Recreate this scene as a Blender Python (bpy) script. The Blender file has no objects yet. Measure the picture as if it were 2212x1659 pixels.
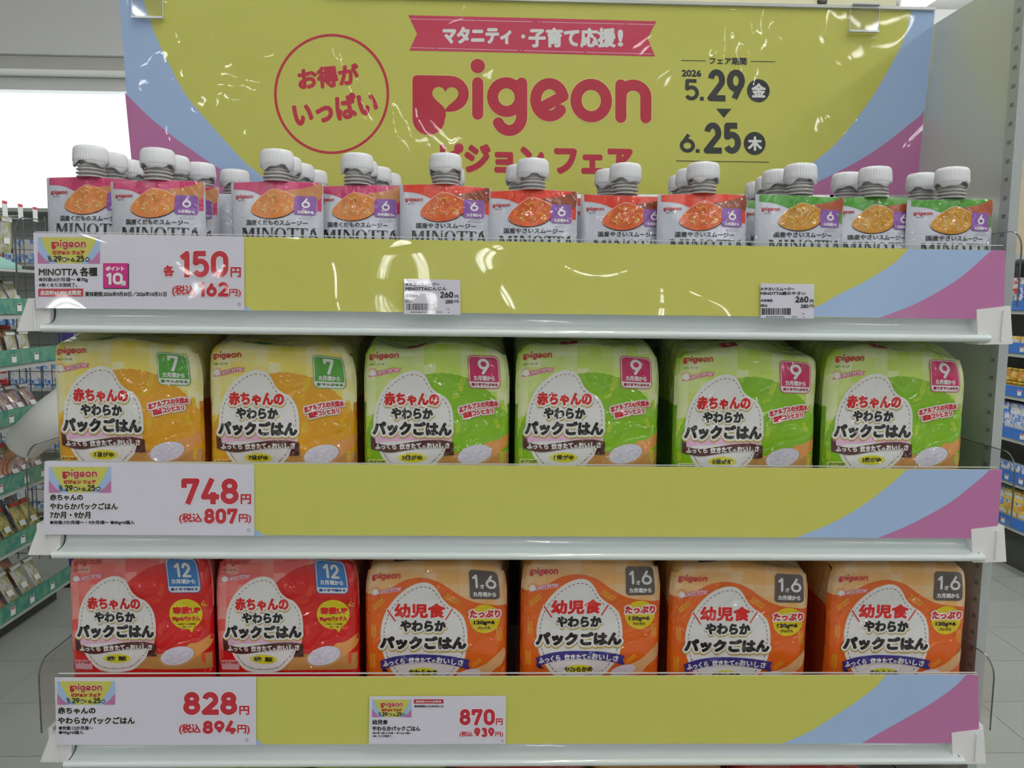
import bpy, bmesh, math, random
import numpy as np
from mathutils import Vector, Matrix
from mathutils.geometry import tessellate_polygon

S = bpy.context.scene
COL = S.collection
R = math.radians
W, H, F = 2212.0, 1659.0, 1725.0

# ------------------------------------------------------------------ camera
PITCH, YAW, ROLL = R(5.934), R(1.573), R(0.684)
CAM = np.array([-0.036, -0.741, 1.38])
_f = np.array([math.sin(YAW)*math.cos(PITCH), math.cos(YAW)*math.cos(PITCH), -math.sin(PITCH)])
_rt = np.array([math.cos(YAW), -math.sin(YAW), 0.0]); _up = np.cross(_rt, _f)
CR = _rt*math.cos(ROLL)+_up*math.sin(ROLL); CU = _up*math.cos(ROLL)-_rt*math.sin(ROLL); CF = _f
cam = bpy.data.cameras.new('camera'); cam.sensor_width = 36; cam.lens = 36*F/W; cam.clip_start = .05
camo = bpy.data.objects.new('camera', cam); COL.objects.link(camo)
m = Matrix.Identity(4)
for i in range(3):
    m[i][0] = CR[i]; m[i][1] = CU[i]; m[i][2] = -CF[i]; m[i][3] = CAM[i]
camo.matrix_world = m
S.camera = camo

def at(px, py, Y):
    """the point of the vertical plane y=Y that the photograph shows at (px,py)"""
    d = CF + CR*(px-W/2)/F - CU*(py-H/2)/F
    return CAM + d*((Y-CAM[1])/d[1])
def at_z(px, py, z):
    d = CF + CR*(px-W/2)/F - CU*(py-H/2)/F
    return CAM + d*((z-CAM[2])/d[2])
def at_x(px, py, x):
    d = CF + CR*(px-W/2)/F - CU*(py-H/2)/F
    return CAM + d*((x-CAM[0])/d[0])

# ------------------------------------------------------------------ world, exposure
wd = bpy.data.worlds.new('world'); S.world = wd; wd.use_nodes = True
wd.node_tree.nodes['Background'].inputs[0].default_value = (.9, .95, 1, 1)
wd.node_tree.nodes['Background'].inputs[1].default_value = .6
S.view_settings.view_transform = 'Standard'
S.view_settings.look = 'None'
S.view_settings.exposure = 0.0
S.view_settings.gamma = 1
S.view_settings.use_curve_mapping = False
S.cycles.use_denoising = True
S.cycles.max_bounces = 5
S.cycles.use_adaptive_sampling = True
S.cycles.adaptive_threshold = .03
S.cycles.transparent_max_bounces = 12
S.cycles.sample_clamp_indirect = 4
S.cycles.caustics_reflective = False
S.cycles.caustics_refractive = False
TUBE = 37.0          # strength of the ceiling tubes
WALLWASH = 1.0

# ------------------------------------------------------------------ materials
def lin(c):
    c = c/255.0
    return c/12.92 if c <= .04045 else ((c+.055)/1.055)**2.4
def C(r, g, b, k=1.55):
    """albedo of a surface seen in the photograph as sRGB (r,g,b)"""
    return tuple(min(.92, max(.004, lin(v)*k)) for v in (r, g, b))
MATS = {}
def nodes_of(mt):
    mt.use_nodes = True
    return mt.node_tree, mt.node_tree.nodes['Principled BSDF']
def mat(key, col, rough=.5, coat=0, bump=None, metal=0, emit=0, spec=.5, noise=None):
    """bump=(scale, strength, kind)"""
    if key in MATS: return MATS[key]
    mt = bpy.data.materials.new(key); nt, p = nodes_of(mt); N = nt.nodes; L = nt.links
    p.inputs['Base Color'].default_value = (*col, 1); p.inputs['Roughness'].default_value = rough
    p.inputs['Metallic'].default_value = metal; p.inputs['Specular IOR Level'].default_value = spec
    if coat:
        p.inputs['Coat Weight'].default_value = coat; p.inputs['Coat Roughness'].default_value = .035
    if emit:
        p.inputs['Emission Color'].default_value = (*col, 1); p.inputs['Emission Strength'].default_value = emit
    tc = N.new('ShaderNodeTexCoord')
    if noise:   # (scale, colour2, contrast)
        n = N.new('ShaderNodeTexNoise'); n.inputs['Scale'].default_value = noise[0]; n.inputs['Detail'].default_value = 4
        L.new(tc.outputs['Object'], n.inputs['Vector'])
        r = N.new('ShaderNodeMapRange'); r.inputs[1].default_value = .5-noise[2]; r.inputs[2].default_value = .5+noise[2]
        L.new(n.outputs[0], r.inputs[0])
        x = N.new('ShaderNodeMix'); x.data_type = 'RGBA'
        x.inputs[6].default_value = (*col, 1); x.inputs[7].default_value = (*noise[1], 1)
        L.new(r.outputs[0], x.inputs[0]); L.new(x.outputs[2], p.inputs['Base Color'])
    if bump:
        film_bump(nt, p, tc, bump, coat > 0)
    MATS[key] = mt
    return mt
def film_bump(nt, p, tc, bump, coatonly):
    N = nt.nodes; L = nt.links
    sc, st, kind = bump
    n = N.new('ShaderNodeTexNoise'); n.inputs['Scale'].default_value = sc
    n.inputs['Detail'].default_value = {'wave': 0, 'film': 2.5, 'crinkle': 3}[kind]
    n.inputs['Distortion'].default_value = {'wave': .3, 'film': .6, 'crinkle': 1.0}[kind]
    mp = N.new('ShaderNodeMapping')
    mp.inputs['Scale'].default_value = {'wave': (1, 1, .9), 'film': (1, 1, .8), 'crinkle': (1, 1, .7)}[kind]
    L.new(tc.outputs['Object'], mp.inputs[0]); L.new(mp.outputs[0], n.inputs['Vector'])
    h = n.outputs[0]
    if kind == 'crinkle':
        a = N.new('ShaderNodeMath'); a.operation = 'SUBTRACT'; L.new(h, a.inputs[0]); a.inputs[1].default_value = .5
        b = N.new('ShaderNodeMath'); b.operation = 'ABSOLUTE'; L.new(a.outputs[0], b.inputs[0])
        c = N.new('ShaderNodeMath'); c.operation = 'POWER'; L.new(b.outputs[0], c.inputs[0]); c.inputs[1].default_value = .8
        h = c.outputs[0]
    bp = N.new('ShaderNodeBump'); bp.inputs['Strength'].default_value = 1; bp.inputs['Distance'].default_value = st
    L.new(h, bp.inputs['Height'])
    if not coatonly: L.new(bp.outputs[0], p.inputs['Normal'])
    L.new(bp.outputs[0], p.inputs['Coat Normal'])

PAPER = (6, .14, 'wave')       # wavy clear cover over the printed cards
FILM = (24, .020, 'crinkle')   # thin plastic bag
POUCH = (32, .030, 'crinkle')   # metallised pouch film
FIN = {
 'card': dict(rough=.45, coat=.75, bump=PAPER),
 'flat': dict(rough=.45, coat=.7, bump=(6, .045, 'wave')),
 'poster': dict(rough=.45, coat=.6, bump=(6, .045, 'film')),
 'film': dict(rough=.38, coat=1.0, bump=FILM),
 'pouch': dict(rough=.3, coat=1.0, bump=POUCH),
 'plain': dict(rough=.55),
}
def ink(rgb, fin):
    c = C(*rgb)
    if fin != 'plain' and (max(rgb)-min(rgb) > 62 or max(rgb) < 100):
        c = tuple(max(.004, v*.9-.016) for v in c)      # the clear cover adds its own sheen
    return mat('%s ink %d %d %d' % ((fin,)+tuple(rgb)), c, **FIN[fin])

def clear(key, tint=(1, 1, 1), gloss=.9, alpha=.88, rough=.03):
    if key in MATS: return MATS[key]
    mt = bpy.data.materials.new(key); mt.use_nodes = True; nt = mt.node_tree; N = nt.nodes; L = nt.links
    N.clear(); o = N.new('ShaderNodeOutputMaterial')
    t = N.new('ShaderNodeBsdfTransparent'); t.inputs[0].default_value = (*[v*alpha for v in tint], 1)
    g = N.new('ShaderNodeBsdfGlossy'); g.inputs['Roughness'].default_value = rough
    lw = N.new('ShaderNodeLayerWeight'); lw.inputs[0].default_value = .5
    pw = N.new('ShaderNodeMath'); pw.operation = 'POWER'; pw.inputs[1].default_value = 5; L.new(lw.outputs['Facing'], pw.inputs[0])
    mu = N.new('ShaderNodeMath'); mu.operation = 'MULTIPLY_ADD'; mu.inputs[1].default_value = .4*gloss; mu.inputs[2].default_value = .03
    L.new(pw.outputs[0], mu.inputs[0])
    mx = N.new('ShaderNodeMixShader'); L.new(mu.outputs[0], mx.inputs[0]); L.new(t.outputs[0], mx.inputs[1]); L.new(g.outputs[0], mx.inputs[2])
    L.new(mx.outputs[0], o.inputs[0])
    MATS[key] = mt
    return mt

ORD = ('first', 'second', 'third', 'fourth', 'fifth', 'sixth', 'seventh', 'eighth', 'ninth', 'tenth', 'eleventh', 'twelfth', 'thirteenth', 'fourteenth', 'fifteenth', 'sixteenth', 'seventeenth', 'eighteenth', 'nineteenth', 'twentieth', 'twenty-first', 'twenty-second', 'twenty-third', 'twenty-fourth', 'twenty-fifth', 'twenty-sixth', 'twenty-seventh', 'twenty-eighth', 'twenty-ninth', 'thirtieth', 'thirty-first', 'thirty-second', 'thirty-third', 'thirty-fourth')
# ------------------------------------------------------------------ objects
def link(o, parent=None):
    COL.objects.link(o)
    if parent is not None: o.parent = parent
    return o
def tag(o, label=None, cat=None, group=None, kind=None):
    if label: o['label'] = label
    if cat: o['category'] = cat
    if group: o['group'] = group
    if kind: o['kind'] = kind
    return o
def thing(name, label, cat, loc=(0, 0, 0), rz=0, group=None):
    o = bpy.data.objects.new(name, None); o.empty_display_size = .05
    o.location = loc; o.rotation_euler = (0, 0, rz); link(o)
    return tag(o, label, cat, group)
def copy_tree(o, parent=None):
    c = o.copy(); COL.objects.link(c)
    if parent is not None: c.parent = parent
    for ch in list(o.children): copy_tree(ch, c)
    return c

class MB:
    def __init__(s): s.v = []; s.f = []; s.mi = []; s.mats = []; s.n = 0; s.sm = []
    def slot(s, mt):
        if mt not in s.mats: s.mats.append(mt)
        return s.mats.index(mt)
    def add(s, verts, faces, mt, smooth=False):
        verts = [tuple(v) for v in verts]
        k = s.slot(mt)
        s.v += verts
        for f in faces:
            s.f.append([i+s.n for i in f]); s.mi.append(k); s.sm.append(smooth)
        s.n += len(verts)
    def box(s, c, d, mt, rot=None, taper=1.0):
        x, y, z = [q/2 for q in d]
        vs = [Vector((sx*x*(taper if sz > 0 else 1), sy*y*(taper if sz > 0 else 1), sz*z)) for sx in (-1, 1) for sy in (-1, 1) for sz in (-1, 1)]
        if rot is not None: vs = [rot @ v for v in vs]
        vs = [v+Vector(c) for v in vs]
        s.add(vs, [(0, 1, 3, 2), (4, 6, 7, 5), (0, 4, 5, 1), (2, 3, 7, 6), (0, 2, 6, 4), (1, 5, 7, 3)], mt)
    def extrude(s, prof, x0, x1, mt, axis='x', smooth=False):
        """closed profile [(a,b)...] swept along an axis"""
        n = len(prof)
        def P(t, a, b): return (t, a, b) if axis == 'x' else ((a, t, b) if axis == 'y' else (a, b, t))
        vs = [P(x0, a, b) for a, b in prof]+[P(x1, a, b) for a, b in prof]
        fs = [(i, (i+1) % n, n+(i+1) % n, n+i) for i in range(n)]
        s.add(vs, fs, mt, smooth)
        tri = tessellate_polygon([[Vector((a, b, 0)) for a, b in prof]])
        s.add(vs[:n], tri, mt); s.add(vs[n:], [t[::-1] for t in tri], mt)
    def lathe(s, prof, mt, seg=32, c=(0, 0, 0), rib=None, smooth=True):
        vs = []
        for k, (r, z) in enumerate(prof):
            for i in range(seg):
                a = 2*math.pi*i/seg
                rr = r*(rib(a, k) if rib else 1)
                vs.append((c[0]+rr*math.cos(a), c[1]+rr*math.sin(a), c[2]+z))
        fs = []
        for k in range(len(prof)-1):
            for i in range(seg):
                j = (i+1) % seg
                fs.append((k*seg+i, k*seg+j, (k+1)*seg+j, (k+1)*seg+i))
        fs.append(tuple(range(seg))[::-1]); fs.append(tuple((len(prof)-1)*seg+i for i in range(seg)))
        s.add(vs, fs, mt, smooth)
    def mesh(s, name):
        me = bpy.data.meshes.new(name); me.from_pydata(s.v, [], s.f)
        for mt in s.mats: me.materials.append(mt)
        me.polygons.foreach_set('material_index', s.mi)
        me.polygons.foreach_set('use_smooth', s.sm)
        me.update(); return me
    def build(s, name, parent=None, loc=(0, 0, 0), bevel=0, fix=True):
        me = s.mesh(name)
        if fix:
            bm = bmesh.new(); bm.from_mesh(me); bmesh.ops.recalc_face_normals(bm, faces=bm.faces); bm.to_mesh(me); bm.free()
        o = bpy.data.objects.new(name, me); o.location = loc; link(o, parent)
        if bevel:
            b = o.modifiers.new('bevel', 'BEVEL'); b.width = bevel; b.segments = 2; b.limit_method = 'ANGLE'
        return o
def box(name, c, d, mt, parent=None, bevel=0, rot=None):
    b = MB(); b.box((0, 0, 0) if parent is None and False else c, d, mt, rot); return b.build(name, parent, bevel=bevel)

# ------------------------------------------------------------------ 2-D art (printed matter as flat vector meshes)
_tcache = {}
RNG = np.random.default_rng(7)
def text_mesh(s, res=3):
    if (s, res) in _tcache: return _tcache[(s, res)]
    c = bpy.data.curves.new('t', 'FONT'); c.body = s; c.resolution_u = res; c.space_character = 1.0
    o = bpy.data.objects.new('t', c); COL.objects.link(o)
    bpy.context.view_layer.update()
    me = bpy.data.meshes.new_from_object(o)
    v = np.array([tuple(q.co)[:2] for q in me.vertices]).reshape(-1, 2)
    fs = []; cnt = {}
    # weld
    key = {}; remap = np.zeros(len(v), int); nv = []
    for i, q in enumerate(v):
        k = (round(q[0], 4), round(q[1], 4))
        if k not in key: key[k] = len(nv); nv.append(q)
        remap[i] = key[k]
    for p in me.polygons:
        f = [remap[i] for i in p.vertices]
        if len(set(f)) < 3: continue
        for i in range(1, len(f)-1): fs.append((f[0], f[i], f[i+1]))
        for a, b in zip(f, f[1:]+f[:1]):
            e = (min(a, b), max(a, b)); cnt[e] = cnt.get(e, 0)+1
    be = [e for e, n in cnt.items() if n == 1]
    bpy.data.objects.remove(o); bpy.data.curves.remove(c); bpy.data.meshes.remove(me)
    _tcache[(s, res)] = (np.array(nv), np.array(fs, int), be)
    return _tcache[(s, res)]
def ribbons(v, be, w, seg=6):
    """thick round-jointed line of half width w along edges; 3rd column = level inside the ink layer"""
    if not len(be) or w <= 0: return np.zeros((0, 3)), np.zeros((0, 3), int)
    P = v[[a for a, b in be]]; Q = v[[b for a, b in be]]
    d = Q-P; l = np.maximum(np.linalg.norm(d, axis=1, keepdims=True), 1e-9); n = np.stack([-d[:, 1], d[:, 0]], 1)/l*w
    V = np.stack([P+n, P-n, Q-n, Q+n], 1).reshape(-1, 2); k = np.arange(len(be))*4
    T = np.concatenate([np.stack([k, k+1, k+2], 1), np.stack([k, k+2, k+3], 1)])
    dirs = {}
    for (a, b), dd in zip(be, d/l): dirs.setdefault(a, []).append(dd); dirs.setdefault(b, []).append(-dd)
    cen = [i for i, ds in dirs.items() if len(ds) != 2 or float(ds[0]@ds[1]) > -.97]
    if cen:
        a = np.arange(seg)*2*math.pi/seg; ring = np.stack([np.cos(a), np.sin(a)], 1)*w
        D = (v[cen][:, None, :]+ring[None]).reshape(-1, 2); kk = np.arange(len(cen))*seg+len(V)
        for i in range(1, seg-1): T = np.concatenate([T, np.stack([kk, kk+i, kk+i+1], 1)])
        V = np.concatenate([V, D])
    n4 = len(be)*4
    lv = np.repeat(RNG.uniform(.05, .8, len(be)), 4)
    if len(V) > n4: lv = np.concatenate([lv, np.repeat(RNG.uniform(.05, .8, (len(V)-n4)//seg), seg)])
    return np.concatenate([V, lv[:, None]], 1), T
def arc(cx, cy, rx, ry, a0, a1, n=14):
    return [(cx+rx*math.cos(R(a0+(a1-a0)*i/n)), cy+ry*math.sin(R(a0+(a1-a0)*i/n))) for i in range(n+1)]
def smooth(pts, closed=False, n=6):
    """Catmull-Rom through points"""
    out = []; N = len(pts)
    for i in range(N if closed else N-1):
        g = lambda k: pts[k % N] if closed else pts[max(0, min(N-1, k))]
        p0, p1, p2, p3 = [np.array(g(i+d), float) for d in (-1, 0, 1, 2)]
        for j in range(n):
            t = j/n
            out.append(tuple(.5*((2*p1)+(-p0+p2)*t+(2*p0-5*p1+4*p2-p3)*t*t+(-p0+3*p1-3*p2+p3)*t**3)))
    if not closed: out.append(tuple(pts[-1]))
    return out
def rrect(x0, y0, x1, y1, r, n=5):
    a = []
    for cx, cy, a0 in ((x1-r, y1-r, 0), (x0+r, y1-r, 90), (x0+r, y0+r, 180), (x1-r, y0+r, 270)):
        a += arc(cx, cy, r, r, a0, a0+90, n)
    return a
# strokes of the digits, y up, centre-line box 0..1
DIG = {
 '0': [arc(.5, .68, .5, .32, 0, 180)+arc(.5, .32, .5, .32, 180, 360)+[(1, .68)]],
 '1': [[(.0, .78), (.42, 1.0), (.42, 0)]],
 '2': [arc(.5, .70, .46, .30, 170, -28)+[(.0, .0), (1, .0)]],
 '3': [arc(.5, .75, .43, .25, 165, -80)+[(.40, .51)], arc(.5, .26, .5, .26, 80, -165)],
 '4': [[(.58, 1), (0, .23), (1, .23)], [(.74, .46), (.74, 0)]],
 '5': [[(.92, 1), (.10, 1), (.07, .56)]+arc(.48, .32, .50, .32, 130, -150)],
 '6': [[(.62, 1), (.12, .50)]+arc(.5, .32, .5, .32, 150, 510)],
 '7': [[(.0, .80), (.0, 1), (1, 1), (.36, 0)]],
 '8': [arc(.5, .76, .42, .24, 0, 360), arc(.5, .27, .5, .27, 0, 360)],
 '9': [[(.38, 0), (.88, .50)]+arc(.5, .68, .5, .32, -30, 330)],
}
DIGW = {'1': .55, '.': .28}
class Art:
    """y runs DOWN as in the photograph. items: (layer, rgb, verts, tris)"""
    def __init__(s): s.items = []
    def raw(s, v, t, rgb, layer):
        v = np.array(v, float)
        if v.ndim != 2 or v.shape[0] == 0: return
        if v.shape[1] == 2: v = np.concatenate([v, np.zeros((len(v), 1))], 1)
        s.items.append((layer, rgb, v, np.array(t, int).reshape(-1, 3)))
    def poly(s, pts, rgb, layer=1, holes=(), grid=None):
        loops = [pts]+list(holes)
        t = tessellate_polygon([[Vector((a, b, 0)) for a, b in l] for l in loops])
        v = [p for l in loops for p in l]
        if grid:
            bm = bmesh.new(); bv = [bm.verts.new((a, b, 0)) for a, b in v]
            for f in t:
                try: bm.faces.new([bv[i] for i in f])
                except ValueError: pass
            A = np.array(v)
            for ax in (0, 1):
                lo, hi = A[:, ax].min(), A[:, ax].max(); no = (1, 0, 0) if ax == 0 else (0, 1, 0)
                k = math.floor(lo/grid)+1
                while k*grid < hi:
                    co = (k*grid, 0, 0) if ax == 0 else (0, k*grid, 0)
                    bmesh.ops.bisect_plane(bm, geom=bm.verts[:]+bm.edges[:]+bm.faces[:], plane_co=co, plane_no=no, dist=1e-6)
                    k += 1
            bmesh.ops.triangulate(bm, faces=bm.faces[:]); bm.verts.index_update()
            v = [tuple(q.co)[:2] for q in bm.verts]; t = [[q.index for q in f.verts] for f in bm.faces]; bm.free()
        s.raw(v, t, rgb, layer)
    def rect(s, x0, y0, x1, y1, rgb, layer=1, grid=None): s.poly([(x0, y0), (x1, y0), (x1, y1), (x0, y1)], rgb, layer, grid=grid)
    def ell(s, cx, cy, rx, ry, rgb, layer=1, rot=0, n=28, grid=None):
        c, q = math.cos(R(rot)), math.sin(R(rot))
        s.poly([(cx+a*c-b*q, cy+a*q+b*c) for a, b in arc(0, 0, rx, ry, 0, 360, n)[:-1]], rgb, layer, grid=grid)
    def stroke(s, pts, w, rgb, layer=2, closed=False, caps=True):
        v = [np.array(pts[0], float)]
        for q in pts[1:]:
            if np.hypot(*(np.array(q)-v[-1])) > w*.02+1e-9: v.append(np.array(q, float))
        if closed and np.hypot(*(v[0]-v[-1])) > 1e-9: v.append(v[0])
        v = np.array(v); n = len(v)
        if n < 2: return
        d = v[1:]-v[:-1]; d /= np.linalg.norm(d, axis=1, keepdims=True)
        loop = n > 6 and np.hypot(*(v[0]-v[-1])) < w*.05 and float(d[0]@d[-1]) > .8
        if loop: v[-1] = v[0]
        seg = 16 if w > 4 else 8
        ring = np.stack([np.cos(np.arange(seg)*2*math.pi/seg), np.sin(np.arange(seg)*2*math.pi/seg)], 1)*w/2
        V = []; T = []; base = 0
        def disc(q):
            nonlocal base
            lv = RNG.uniform(.05, .8)
            V.extend([(q[0]+r[0], q[1]+r[1], lv) for r in ring]); T.extend([(base, base+i, base+i+1) for i in range(1, seg-1)]); base += seg
        def strip(i0, i1):
            nonlocal base
            lv = RNG.uniform(.05, .8)
            for i in range(i0, i1+1):
                a = d[i-1] if i > i0 else d[i]; b = d[i] if i < i1 else d[i-1]
                if loop and i in (0, n-1): a, b = d[-1], d[0]
                tdir = a+b; tdir /= np.linalg.norm(tdir); nrm = np.array([-tdir[1], tdir[0]])
                k = w/2/max(.6, float(nrm@np.array([-a[1], a[0]])))
                V.append((*(v[i]+nrm*k), lv)); V.append((*(v[i]-nrm*k), lv))
            for i in range(i1-i0):
                k = base+2*i; T.extend([(k, k+1, k+3), (k, k+3, k+2)])
            base += 2*(i1-i0+1)
        i0 = 0
        for i in range(1, n-1):
            if float(d[i-1]@d[i]) < .8:
                strip(i0, i); disc(v[i]); i0 = i
        strip(i0, n-1)
        if (caps or closed) and not loop: disc(v[0]); disc(v[-1])
        s.raw(V, T, rgb, layer)
    def text(s, st, x0, y0, x1, y1, rgb, bold=0, out=None, layer=2, rot=0, res=3, bend=0, wave=None, shadow=None):
        """text filling the box (photo pixels); bold = stroke added, out=[(width, rgb)...] wider outlines below"""
        v, t, be = text_mesh(st, res)
        if not len(v): return
        lo, hi = v.min(0), v.max(0)
        sx = (x1-x0-2*bold)/(hi[0]-lo[0]); sy = (y1-y0-2*bold)/max(hi[1]-lo[1], 1e-6)
        q = np.stack([(v[:, 0]-(lo[0]+hi[0])/2)*sx, -(v[:, 1]-(lo[1]+hi[1])/2)*sy], 1)
        def place(a):
            a = a.copy()
            if not len(a): return a
            if bend: a[:, 1] += bend*((a[:, 0]/((x1-x0)/2))**2-.5)
            if wave: a[:, 1] += wave*np.sin(a[:, 0]/((x1-x0)/2)*math.pi)
            if rot:
                c, n = math.cos(R(rot)), math.sin(R(rot)); a[:, :2] = np.stack([a[:, 0]*c-a[:, 1]*n, a[:, 0]*n+a[:, 1]*c], 1)
            a[:, 0] += (x0+x1)/2; a[:, 1] += (y0+y1)/2
            return a
        s.raw(place(q), t, rgb, layer)
        if bold:
            V, T = ribbons(q, be, bold); s.raw(place(V), T, rgb, layer)
        L = layer
        for (w, c) in (out or []):
            L -= .5
            V, T = ribbons(q, be, bold+w, 6); s.raw(place(V), T, c, L); s.raw(place(q), t, c, L)
            if shadow:
                V = V+np.array([*shadow[0], 0]); s.raw(place(V), T, shadow[1], L-.25)
    def digits(s, st, x0, y0, x1, y1, t, rgb, layer=3, out=None, round_=False, gap=.22):
        """DIN-like figures; t = stroke width in px"""
        ws = [DIGW.get(c, 1.0) for c in st]
        h = y1-y0-t
        n = len(st)
        # unit width u so that sum(w*u)+ t*n + gaps = total
        g = t*gap
        u = (x1-x0-t*n-g*(n-1))/sum(w if w != .28 else 0 for w in ws)
        x = x0
        for c, w in zip(st, ws):
            if c == '.':
                s.rect(x, y1-t, x+t, y1, rgb, layer)
                if out: s.rect(x-out[0], y1-t-out[0], x+t+out[0], y1+out[0], out[1], layer-.5)
                x += t+g; continue
            cw = u*w
            for pl in DIG[c]:
                pts = [(x+t/2+px*(cw if c != '1' else cw*2.0), y1-t/2-py*h) for px, py in pl]
                if not round_ and c in '1247' :
                    # extend flat ends to the box
                    def ext(a, b):
                        d = np.array(a)-np.array(b); d = d/np.linalg.norm(d)*t/2; return (a[0]+d[0], a[1]+d[1])
                    if c in '147': pts[-1] = ext(pts[-1], pts[-2])
                    if c == '2': pts[-1] = ext(pts[-1], pts[-2])
                    if c in '47' and pl[0] != (.74, .46): pts[0] = ext(pts[0], pts[1])
                s.stroke(pts, t, rgb, layer, caps=round_)
                if out:
                    if not round_ and len(pts) > 1 and math.hypot(pts[0][0]-pts[-1][0], pts[0][1]-pts[-1][1]) > t*.2:
                        def e2(a, b):
                            d = np.array(a)-np.array(b); d = d/max(1e-9, np.linalg.norm(d))*out[0]; return (a[0]+d[0], a[1]+d[1])
                        pts = [e2(pts[0], pts[1])]+pts[1:-1]+[e2(pts[-1], pts[-2])]
                    s.stroke(pts, t+2*out[0], out[1], layer-.5, caps=round_)
            x += cw+t+g
    def logo(s, x0, y0, x1, y1, rgb, layer=3, out=None):
        """the rounded red wordmark with a heart in its first letter"""
        kx = (x1-x0)/517.0; ky = (y1-y0)/163.0; sw = 24.0
        def M(pts): return [(x0+(a-891)*kx, y0+(b-124)*ky) for a, b in pts]
        w = sw*(kx+ky)/2
        P = ([(891, 170), (893, 164), (900, 161)]+[(972, 161)]+arc(972, 200, 41, 39, -90, 90, 12)[1:]+[(963, 239)]
             + [(963, 250)]+[(961, 255)]+arc(926, 255, 35, 35, 0, 180, 12))
        heart = []
        for i in range(36):
            a = 2*math.pi*i/36
            hx = 16*math.sin(a)**3; hy = 13*math.cos(a)-5*math.cos(2*a)-2*math.cos(3*a)-math.cos(4*a)
            heart.append((962+hx*1.78, 206-hy*1.75))
        strokes = [
            [(1032, 175), (1032, 243)],
            arc(1094, 205, 30, 31, 0, 360, 24),
            [(1127, 174), (1127, 235)]+arc(1100, 245, 27, 32, 0, 150, 12),
            [(1165, 229), (1216, 201)]+arc(1187, 209, 30, 35, -15, -322, 22),
            arc(1277, 209, 33, 35, 0, 360, 26),
            [(1341, 174), (1341, 244)],
            [(1341, 205)]+arc(1368, 199, 27, 25, 200, 360, 12)+[(1395, 244)],
        ]
        if out:
            for st in strokes: s.stroke(M(st), w+2*out[0], out[1], layer-.5)
            s.stroke(M(P), 2*out[0], out[1], layer-.5, closed=True)
            s.ell(x0+(1032-891)*kx, y0+(139-124)*ky, 15.5*kx+out[0], 15.5*ky+out[0], out[1], layer-.5)
        s.poly(M(P), rgb, layer, holes=[M(heart)])
        for st in strokes: s.stroke(M(st), w, rgb, layer)
        s.ell(x0+(1032-891)*kx, y0+(139-124)*ky, 15.5*kx, 15.5*ky, rgb, layer)
    def conform(s, grid):
        """cut every piece along a fine grid so that it can follow a soft surface"""
        out = []
        for layer, rgb, v, t in s.items:
            ext = v[:, :2].max(0)-v[:, :2].min(0)
            e = np.linalg.norm(v[t[:, 0], :2]-v[t[:, 1], :2], axis=1).max(); e2 = np.linalg.norm(v[t[:, 1], :2]-v[t[:, 2], :2], axis=1).max()
            if max(e, e2) < grid*1.1: out.append((layer, rgb, v, t)); continue
            bm = bmesh.new(); lay = bm.verts.layers.float.new('l'); bv = [bm.verts.new((a, b, 0)) for a, b, c in v]
            for q, c in zip(bv, v[:, 2]): q[lay] = c
            for f in t:
                if len({int(i) for i in f}) < 3: continue
                try: bm.faces.new([bv[i] for i in f])
                except ValueError: pass
            for ax in (0, 1):
                lo, hi = v[:, ax].min(), v[:, ax].max(); no = (1, 0, 0) if ax == 0 else (0, 1, 0); k = math.floor(lo/grid)+1
                while k*grid < hi:
                    bmesh.ops.bisect_plane(bm, geom=bm.verts[:]+bm.edges[:]+bm.faces[:], plane_co=(k*grid, 0, 0) if ax == 0 else (0, k*grid, 0), plane_no=no, dist=1e-5); k += 1
            bmesh.ops.triangulate(bm, faces=bm.faces[:]); bm.verts.index_update()
            nv = np.array([(q.co[0], q.co[1], q[lay]) for q in bm.verts]); nt = np.array([[q.index for q in f.verts] for f in bm.faces], int).reshape(-1, 3); bm.free()
            out.append((layer, rgb, nv, nt))
        s.items = out
        return s
    def build(s, name, fn, fin, parent=None):
        """fn(x, y, layer) -> Nx3"""
        V = []; T = []; MI = []; mats = []; n = 0
        for layer, rgb, v, t in s.items:
            if not len(t): continue
            mt = rgb if not isinstance(rgb, tuple) else ink(rgb, fin)
            if mt not in mats: mats.append(mt)
            V.append(fn(v[:, 0], v[:, 1], layer+v[:, 2]*.45)); T.append(t+n); MI += [mats.index(mt)]*len(t); n += len(v)
        V = np.concatenate(V); T = np.concatenate(T)
        me = bpy.data.meshes.new(name)
        me.vertices.add(len(V)); me.vertices.foreach_set('co', V.ravel())
        me.loops.add(len(T)*3); me.loops.foreach_set('vertex_index', T.ravel().astype(np.int32))
        me.polygons.add(len(T)); me.polygons.foreach_set('loop_start', np.arange(len(T), dtype=np.int32)*3)
        for mt in mats: me.materials.append(mt)
        me.polygons.foreach_set('material_index', np.array(MI, np.int32))
        me.update(calc_edges=True); me.validate()
        # every face looks to -y
        bm = bmesh.new(); bm.from_mesh(me)
        fl = [f for f in bm.faces if f.normal.y > 0]
        bmesh.ops.reverse_faces(bm, faces=fl); bm.to_mesh(me); bm.free()
        o = bpy.data.objects.new(name, me); link(o, parent)
        return o
def plane_fn(Y, origin=(0, 0, 0), step=.00012, tilt=None):
    """photo pixels onto the plane y=Y (optionally leaning: tilt=(z0, slope))"""
    def fn(x, y, layer):
        d = CF[None]+np.outer((x-W/2)/F, CR)-np.outer((y-H/2)/F, CU)
        if tilt:
            z0, sl = tilt      # y = Y + sl*(z0 - z)
            k = (Y+sl*(z0-CAM[2])-CAM[1])/(d[:, 1]+sl*d[:, 2])
        else:
            k = (Y-CAM[1])/d[:, 1]
        P = CAM[None]+d*k[:, None]
        P[:, 1] -= step*layer
        return P-np.array(origin)[None]
    return fn
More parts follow.
